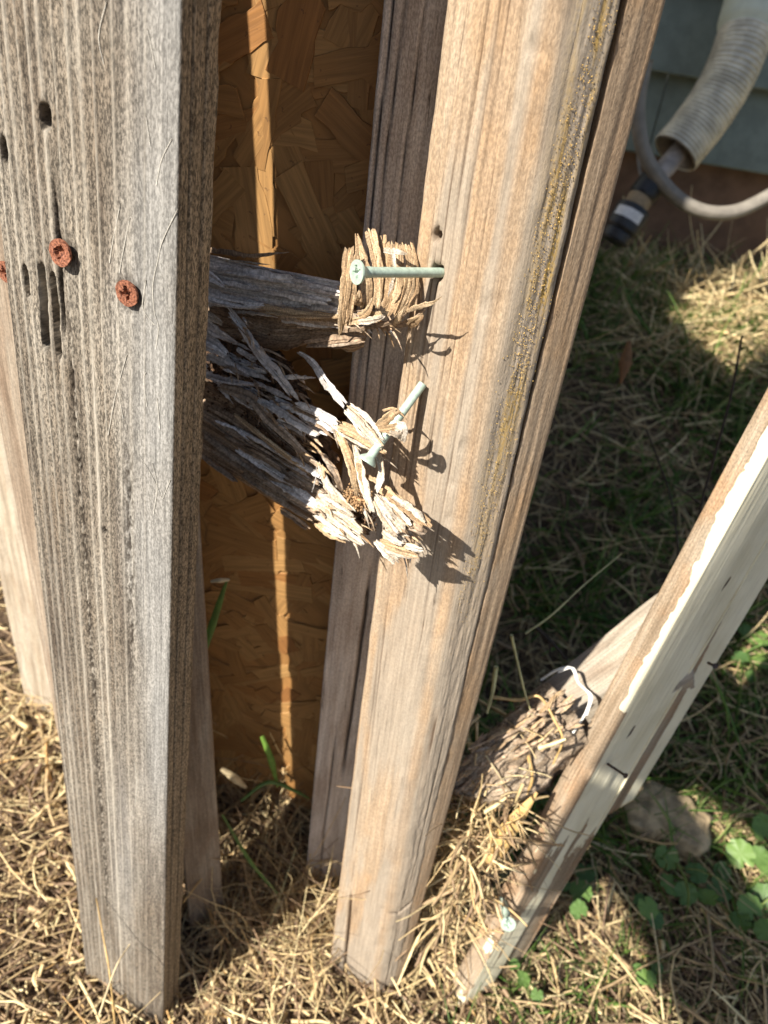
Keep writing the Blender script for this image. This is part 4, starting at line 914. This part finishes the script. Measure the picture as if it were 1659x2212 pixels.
o = strands('straw_litter', 0, area(1400, -.62, .62, .12, .62, 3), LN(.062, .5), LN(.0014, .45), M_straw, .45, .22, 5, .4, 4, lift=(.004, .022), tones=(.35, 1)); tag(o, 'longer pale straws lying across the top of the litter', kind='stuff')
o = strands('straw_litter', 0, area(3000, -.62, .62, .12, .62, 33), LN(.022, .55), LN(.0024, .4), M_straw, .22, .3, 4, .4, 34, lift=(.002, .016), tones=(0, .95)); tag(o, 'broad broken bits of dry blade scattered in the litter', kind='stuff')
o = strands('dead_grass', 0, area(9500, -.1, 1.5, .55, 1.75, 5), LN(.07, .5), LN(.0015, .4), M_straw, .35, .3, 6, .8, 6, lift=(0, .025), tones=(.22, .95)); tag(o, 'brown dead grass covering the ground between post and house wall', kind='stuff')
pos_ = np.concatenate([area(5500, -1.6, -.6, -.5, 1.8, 61), area(5000, -.62, 1.2, -.5, .13, 62), area(2600, -.62, -.05, .6, 1.7, 63), area(1800, .6, 1.4, .1, .6, 64)])
o = strands('straw_litter', 0, pos_, LN(.045, .5), LN(.0018, .4), M_straw, .4, .28, 4, .5, 65, lift=(0, .02), tones=(.1, 1)); tag(o, 'straw litter thinning out away from the boards', kind='stuff')
o = strands('dead_grass', 0, area(2600, .4, 1.1, 1.3, 1.74, 55), LN(.08, .4), LN(.0022, .35), M_straw, .3, .4, 6, .7, 56, lift=(.005, .04), tones=(.6, .95)); tag(o, 'thick pale dead grass in the sun patch before the house wall', kind='stuff')  # extra pale colour added here to brighten the sun patch
o = strands('green_grass', 0, area(17000, .1, 1.5, .5, 1.75, 7, lambda x, y: np.clip((fbm(x * 7, y * 7, 77, 3) - .38) * 5, .08, 1)), LN(.075, .45), LN(.0022, .35), M_green_blade, .3, .3, 6, .9, 8, up=lambda rg, N: rg.uniform(.2, 1.3, N), tipw=.1, lift=(0, .01)); tag(o, 'green grass blades growing through the dead grass behind the jamb', kind='stuff')
o = strands('green_grass', 0, area(2600, .14, .62, .22, .62, 9, lambda x, y: np.clip((fbm(x * 14, y * 14, 78, 3) - .52) * 6, .01, 1)), LN(.03, .4), LN(.0012, .3), M_green_blade, .3, .3, 6, .8, 10, up=lambda rg, N: rg.uniform(.2, 1.3, N), tipw=.1, lift=(0, .01)); tag(o, 'short green grass blades in the sunlit straw at the lower right', kind='stuff')
o = strands('dry_grass_tuft', 0, area(700, -.11, .03, .33, .53, 11), LN(.09, .4), LN(.0009, .3), M_straw, .4, .3, 8, 1.4, 12, up=lambda rg, N: rg.uniform(.4, 1.5, N), tipw=.3, lift=(0, .01)); tag(o, 'dry grass stems standing in the dark gap between the studs', kind='stuff')
# straw heap caught between post and jamb
pp_ = []
for i in range(2100):
    f_ = random.random(); x = random.uniform(905, 1260) ; y = random.triangular(1490, 2120, 1900)
    cx_ = 1150 - (y - 1560) * .40
    if x < cx_ - 95 or x > cx_ + 45 or (y < 1730 and random.random() > .30): continue
    pp_.append(at_r(x, y, .372 + random.uniform(-.008, .03) + max(0, 1800 - y) * .00013))
o = strands('straw_heap', 0, np.array(pp_), LN(.030, .55), LN(.0013, .45), M_straw, .45, .7, 5, .5, 14, lift=(-.004, .004), tones=(.2, 1)); tag(o, 'heap of straw caught between the post and the leaning jamb', kind='stuff')

A_ = area(2600, -.6, .62, .13, .6, 41); rg_ = np.random.default_rng(42)
tag(link('soil_crumbs', crumbs_me('soil_crumbs', [p + np.array([0, 0, rg_.uniform(.002, .010)]) for p in A_], rg_.uniform(.001, .0035, len(A_)), plain('dark_soil_crumb', (.13, .085, .055), 1., vary=.5, scale=300, bump=.8), 43)), 'dark soil crumbs among the straw by the boards', kind='stuff')
# single straws that stand out
def straw(pts, r, label, mat=None, name='straw_stem', grp=None):
    P = [at_r(*p) for p in pts]; n = max(10, len(P) * 6)
    me = tube_me(name, P, np.linspace(r * .75, r * .4, n) * (1 + .25 * (vn(np.arange(n) * .7, np.arange(n) * 0 + len(label), 9) - .5)), mat or M_strawp, 7, n)
    return tag(link(name, me), label, 'straw', grp)
M_strawp = plain('pale_straw', (.56, .45, .27), .6, 0, .2, 120); M_strawg = plain('greenish_straw', (.47, .47, .25), .6, 0, .25, 90); M_strawo = plain('golden_straw', (.48, .32, .13), .55, 0, .25, 90)
straw([(1135, 1368, .46), (1190, 1330, .47), (1260, 1265, .49), (1343, 1196, .52)], .0013, 'long thin straw sloping up to the right across shaded grass', M_strawg)
straw([(1105, 1372, .40), (1118, 1430, .405), (1135, 1500, .41), (1150, 1545, .415)], .0016, 'pale green straw standing upright above the rotten rail end', M_strawg)
straw([(1072, 1440, .395), (1065, 1490, .392), (1052, 1540, .39)], .0026, 'thick yellow green stalk against the side of the post', M_strawg)
straw([(1060, 1505, .40), (1120, 1512, .41), (1165, 1505, .415), (1200, 1560, .405), (1215, 1600, .40), (1195, 1650, .40)], .0019, 'golden bent straw arched over the rotten rail end', M_strawo)
straw([(1035, 1545, .39), (1010, 1570, .385), (995, 1600, .38)], .0022, 'short cream straw poking out left of the rotten rail end', M_strawp)
straw([(1140, 1625, .405), (1150, 1680, .40), (1138, 1715, .40)], .0024, 'golden blade hanging under the golden bent straw', M_strawo)
straw([(935, 1765, .375), (985, 1748, .378), (1050, 1725, .385)], .0018, 'tan straw sticking out to the left below the rotten rail end', M_strawo)
straw([(1030, 1560, .39), (1030, 1620, .386), (1025, 1655, .384)], .0019, 'pale yellow straw hanging down over the rotten brown wood', M_strawp)
straw([(1048, 1630, .385), (1075, 1670, .384), (1100, 1710, .386)], .0013, 'thin tan straw slanting down across the rotten brown wood', M_strawp)
straw([(395, 1950, .36), (480, 1840, .40), (560, 1735, .43), (590, 1690, .44)], .0012, 'long brown straw slanting across the dark gap right of the grey board', M_strawo)
straw([(250, 2230, .27), (238, 2110, .29), (228, 2050, .31), (208, 1940, .34)], .0013, 'reddish straw leaning on the foot of the grey board', M_strawo)
straw([(215, 2190, .27), (250, 2090, .285), (280, 2040, .30)], .0012, 'pale straw slanting in front of the grey board foot', M_strawp)
straw([(560, 2060, .34), (590, 1980, .37), (620, 1890, .40), (640, 1830, .42)], .0012, 'yellow green stem rising in the dark gap beside the post foot', M_strawg)
def blade(pts, wd, mat, label): leaf_blade('grass_blade', pts, wd, mat, label, 'grass blade')
# golden dry leaf blade under the rail end
def leaf_blade(name, pts, wd, mat, label, cat='leaf'):
    P = catmull([at_r(*p) for p in pts], 18); T = frames(P); vw = EYE - P; A = np.cross(T, vw); A /= np.linalg.norm(A, axis=1)[:, None]
    vw /= np.linalg.norm(vw, axis=1)[:, None]
    s = np.linspace(0, 1, 18); wv = np.interp(s, np.linspace(0, 1, len(wd)), wd); a = np.linspace(-1, 1, 7)
    top = P[:, None] + A[:, None] * (a[None, :, None] * wv[:, None, None]) - vw[:, None] * (a ** 2)[None, :, None] * wv[:, None, None] * .5
    V = np.concatenate([top, top[:, ::-1] - vw[:, None] * .0005], 1)
    V = np.concatenate([V, V[:, :1]], 1)
    return tag(link(name, quads_mesh(name, V, gridq(18, 15), mat)), label, cat)
leaf_blade('dry_leaf', [(1060, 1870, .372), (1080, 1820, .376), (1120, 1765, .382), (1160, 1712, .392)], [.006, .0085, .006, .001], M_strawo, 'broad golden dry leaf blade tucked beside the leaning jamb')
leaf_blade('dry_leaf', [(1360, 735, 1.0), (1350, 790, .98), (1340, 830, .97)], [.002, .009, .001], plain('orange_leaf', (.22, .11, .045), .85), 'small orange dead leaf in shaded grass right of the post')

M_gb = plain('green_grass_leaf', (.09, .17, .035), .5, 0, .2, 90)
blade([(440, 1410, .41), (462, 1340, .41), (478, 1290, .405), (490, 1255, .40)], [.0022, .003, .0024, .0008], M_gb, 'dark green grass blade in the shade beside the grey board edge')
blade([(455, 1256, .40), (475, 1254, .398), (496, 1252, .40)], [.001, .0018, .001], M_strawp, 'short pale straw chip catching the sun above the green blade')
blade([(566, 1590, .452), (585, 1640, .448), (600, 1700, .444)], [.002, .0035, .001], plain('bright_green_leaf', (.16, .30, .05), .5), 'bright green blade in the sun strip at the foot of the panel')
blade([(478, 1660, .432), (505, 1680, .43), (532, 1702, .432)], [.002, .0042, .0015], M_strawp, 'pale dry seed head lying in the sun strip at the foot of the panel')
blade([(520, 1730, .42), (580, 1690, .43), (640, 1710, .43), (668, 1725, .43)], [.0012, .002, .002, .0008], M_gb, 'long green blade arching across the dark gap')
blade([(480, 1760, .41), (540, 1860, .395), (600, 1930, .385)], [.001, .002, .001], M_gb, 'green blade slanting down through the dark gap')
# broad leaf weeds: stems and scalloped leaves
m, t, b = new_mat('weed_leaf'); ob = nd(t, 'TexCoord').outputs['Object']; rn = nd(t, 'ObjectInfo').outputs['Random']
c = mixc(t, rn, (.10, .19, .06), (.20, .32, .08)); c = mixc(t, 1., c, mixc(t, smap(t, noise(t, ob, 220, 4, .6), .3, .7), g(.75), g(1.2)), 'MULTIPLY')
put(t, b.inputs['Base Color'], c); b.inputs['Roughness'].default_value = .5
tr = nd(t, 'BsdfTranslucent', {0: mixc(t, 1., c, (1.4, 1.6, .6), 'MULTIPLY')}); mx = nd(t, 'MixShader', {0: .35}); out = t.nodes['Material Output']
t.links.new(b.outputs[0], mx.inputs[1]); t.links.new(tr.outputs[0], mx.inputs[2]); t.links.new(mx.outputs[0], out.inputs[0]); M_weed = m
M_stem = plain('weed_stem', (.16, .22, .08), .6)
def weed_leaf_me(seed):
    rg = random.Random(seed); na, nr = 29, 6; a = np.linspace(0, 2 * np.pi, na)
    R = 1 + .07 * np.sin(a * 9) - .45 * np.exp(-((np.abs(a - np.pi) - np.pi) / .25) ** 2 * 1) * 0
    R = R * (1 - .55 * np.exp(-((a - np.pi) / .22) ** 2))
    r = np.linspace(0, 1, nr); rr, aa = np.meshgrid(r, a, indexing='ij'); RR = rr * R[None]
    x, y = RR * np.cos(aa), RR * np.sin(aa) * .92; z = .16 * (x ** 2 + y ** 2) * rg.uniform(-.6, 1.2) + .06 * np.cos(aa * 7) * rr ** 2 + .12 * x * rg.uniform(-1, 1)
    V = np.stack([x, y, z], -1); Vb = V.copy(); Vb[..., 2] -= .03
    Q1 = gridq(nr, na); Q2 = gridq(nr, na)[:, ::-1] + nr * na
    return quads_mesh('leaf', np.concatenate([V.reshape(-1, 3), Vb.reshape(-1, 3)]), np.vstack([Q1, Q2]), M_weed)
WL = [weed_leaf_me(i) for i in range(5)]
def weed(px, leaves, label, h=.03):
    root = tag(empty('weed_plant'), label, 'weed', 'broad leaf weeds right of the jamb'); base = ground_px(*px)
    root.location = Vector(base)
    for (lx, ly, R) in leaves:
        gq = ground_px(lx, ly); k = min(1., (h / .8) * random.uniform(.7, 1.2)); tip = gq + (EYE - gq) * k
        P = [base, (base + tip) / 2 + np.array([0, 0, .004]), tip]
        s_ = link('stem', tube_me('stem', [p - base for p in catmull(P, 8)], .0007, M_stem, 6)); s_.parent = root
        l = link('leaf', random.choice(WL)); l.parent = root
        nrm = Vector((random.gauss(-.15, .3), random.gauss(-.35, .3), 1)).normalized()
        l.matrix_parent_inverse = Matrix.Identity(4)
        l.matrix_local = Matrix.Translation(Vector(tip - base)) @ nrm.to_track_quat('Z', 'Y').to_matrix().to_4x4() @ Matrix.Rotation(random.uniform(0, 6.3), 4, 'Z') @ Matrix.Scale(R * 1.35, 4)
    return root
weed((1620, 1840), [(1600, 1845, .013), (1650, 1790, .013), (1640, 1850, .010), (1575, 1850, .010), (1655, 1870, .010), (1560, 1880, .008)], 'sunlit bright green weed with round leaves at the right edge')
weed((1480, 1940), [(1450, 1910, .011), (1480, 1930, .010), (1505, 1885, .010), (1440, 1850, .011), (1555, 1860 + 60, .011), (1530, 1940, .009)], 'shaded green weed with round leaves below the broken chunk')
weed((1240, 1930), [(1265, 1885, .009), (1255, 1925, .010), (1215, 1910, .007), (1250, 1965, .008)], 'small dark green weed growing close under the leaning jamb')
weed((1410, 1990), [(1400, 1960, .009), (1380, 1945, .006), (1415, 1985, .008)], 'small bright weed at the top of the sunlit straw patch')
weed((1130, 2110), [(1110, 2085, .005), (1128, 2115, .006), (1160, 2150, .005)], 'tiny yellow green seedling beside the foot of the jamb')
weed((1400, 2120), [(1390, 2110, .006), (1408, 2115, .006), (1420, 2090, .005), (1380, 2095, .005)], 'tiny green seedling in the middle of the sunlit straw')
weed((1640, 1980), [(1620, 1960, .011), (1650, 1940, .012), (1600, 1990, .009), (1655, 2010, .010)], 'shaded weed with round leaves low at the right edge')
weed((1630, 1400), [(1600, 1420, .010), (1640, 1380, .011), (1650, 1430, .010), (1620, 1460, .008), (1610, 1360, .009)], 'dark green weed behind the upper end of the leaning jamb')
# bare dark weed stems
def twig(label, branches):
    root = tag(empty('bare_weed'), label, 'plant', 'bare weed stems in the shaded grass')
    for i, (pts, r) in enumerate(branches):
        P = [at_r(*p) for p in pts]; n = len(P) * 6
        link('main_stem' if i == 0 else 'branch', tube_me('stem', P, np.linspace(r, r * .55, n), M_twig, 7, n), root)
twig('tall bare dark weed stem standing before the sunlit grass patch', [([(1500, 1330, .72), (1505, 1200, .72), (1515, 1090, .73), (1545, 980, .74), (1580, 850, .76), (1603, 725, .78)], .0020), ([(1515, 1090, .73), (1480, 1065, .74), (1440, 1040, .76)], .0011)])
twig('shorter bare dark weed stem left of the tall one', [([(1462, 1330, .75), (1465, 1200, .75), (1450, 1080, .77), (1420, 990, .79), (1395, 925, .8)], .0016)])
twig('brown thorny twig lying above the fallen grey rail', [([(1155, 1352, .5), (1190, 1385, .49), (1225, 1425, .48)], .0022), ([(1185, 1380, .49), (1190, 1420, .485)], .001)])

# ------------------------------------------------------------------ unseen boards and beams, added to shade the yard
def off_board(x, y, wd, ztop, label, nrm=-16):
    a = math.radians(nrm); d = np.array([math.cos(a), math.sin(a)]); fl_ = np.array([x, y]); fr_ = fl_ + d * wd
    return simple_board('fence_board', fr_, fl_, .02, -.05, ztop, M_brown, label, (0, 0), 800, .05, (.02,))

a_ = math.radians(-24); dr = np.array([math.sin(a_), math.cos(a_)])
for i in range(8):
    p = dr * (.43 + i * .102); low = i in (1, 2)
    q_ = dr * (.43 + i * .102 + .1)
    simple_board('fence_board', q_, p, .02, -.05, 1.33 if low else 2.4, M_brown, ('short' if low else 'tall') + ' brown board, ' + 'first second third fourth fifth sixth seventh last'.split()[i] + ' of the unseen row added behind the grey board for shade', (0, 0), 820 + i, .05, (.02,))['group'] = 'unseen boards added for shade'
def beam(name, P0, P1, th, h, label):
    P0, P1 = np.array(P0, float), np.array(P1, float); d = P1 - P0; n_ = np.array([-d[1], d[0], 0]); n_ *= th / np.linalg.norm(n_)
    V = [P0, P1, P1 + n_, P0 + n_]; V = V + [v_ + np.array([0, 0, h]) for v_ in V]
    return tag(link(name, quads_mesh(name, V, [[3, 2, 1, 0], [4, 5, 6, 7], [0, 1, 5, 4], [1, 2, 6, 5], [2, 3, 7, 6], [3, 0, 4, 7]], M_brown, smooth=False)), label, 'rail')
beam('shade_beam', (*(dr * .42 + np.array([.02, .0])), 1.82), (*(dr * .95 + np.array([.02, .0])), 1.82), .03, .6, 'unseen wide board added above the short boards to block the sun')  # added to close off the sun patch from above
def ns(n_, s_, z): return (.7071 * (s_ - n_), .7071 * (s_ + n_), z)
beam('shade_beam', ns(-.30, -.45, .745), ns(.127, -.45, .892), .02, .15, 'unseen lower sloping board added behind the camera to cast shade')  # both beams here are added, unseen, to shade the lower right ground
beam('shade_beam', ns(-.30, -.45, 1.07), ns(.127, -.45, 1.07), .02, .6, 'unseen upper wide board added behind the camera to cast shade')
for n_ in (-.28, ):
    x, y, _ = ns(n_, -.45, 0); simple_board('shade_post', (x + .04, y - .04), (x, y), .04, -.05, 1.7, M_brown, 'unseen post added to carry the two shading boards', (0, 0), 850, .05, (.02,))  # added support for the unseen shading beams

# unseen lid added above the bay to cut the skylight on the panel
lid = [(-.175, .345), (-.01, .335), (.0, .45), (-.19, .46)]
V = [(x, y, z) for z in (1.02, 1.04) for x, y in lid]
tag(link('shade_lid', quads_mesh('shade_lid', V, [[3, 2, 1, 0], [4, 5, 6, 7], [0, 1, 5, 4], [1, 2, 6, 5], [2, 3, 7, 6], [3, 0, 4, 7]], M_brown, smooth=False)), 'unseen flat brown board added over the bay to dim the panel', 'board')
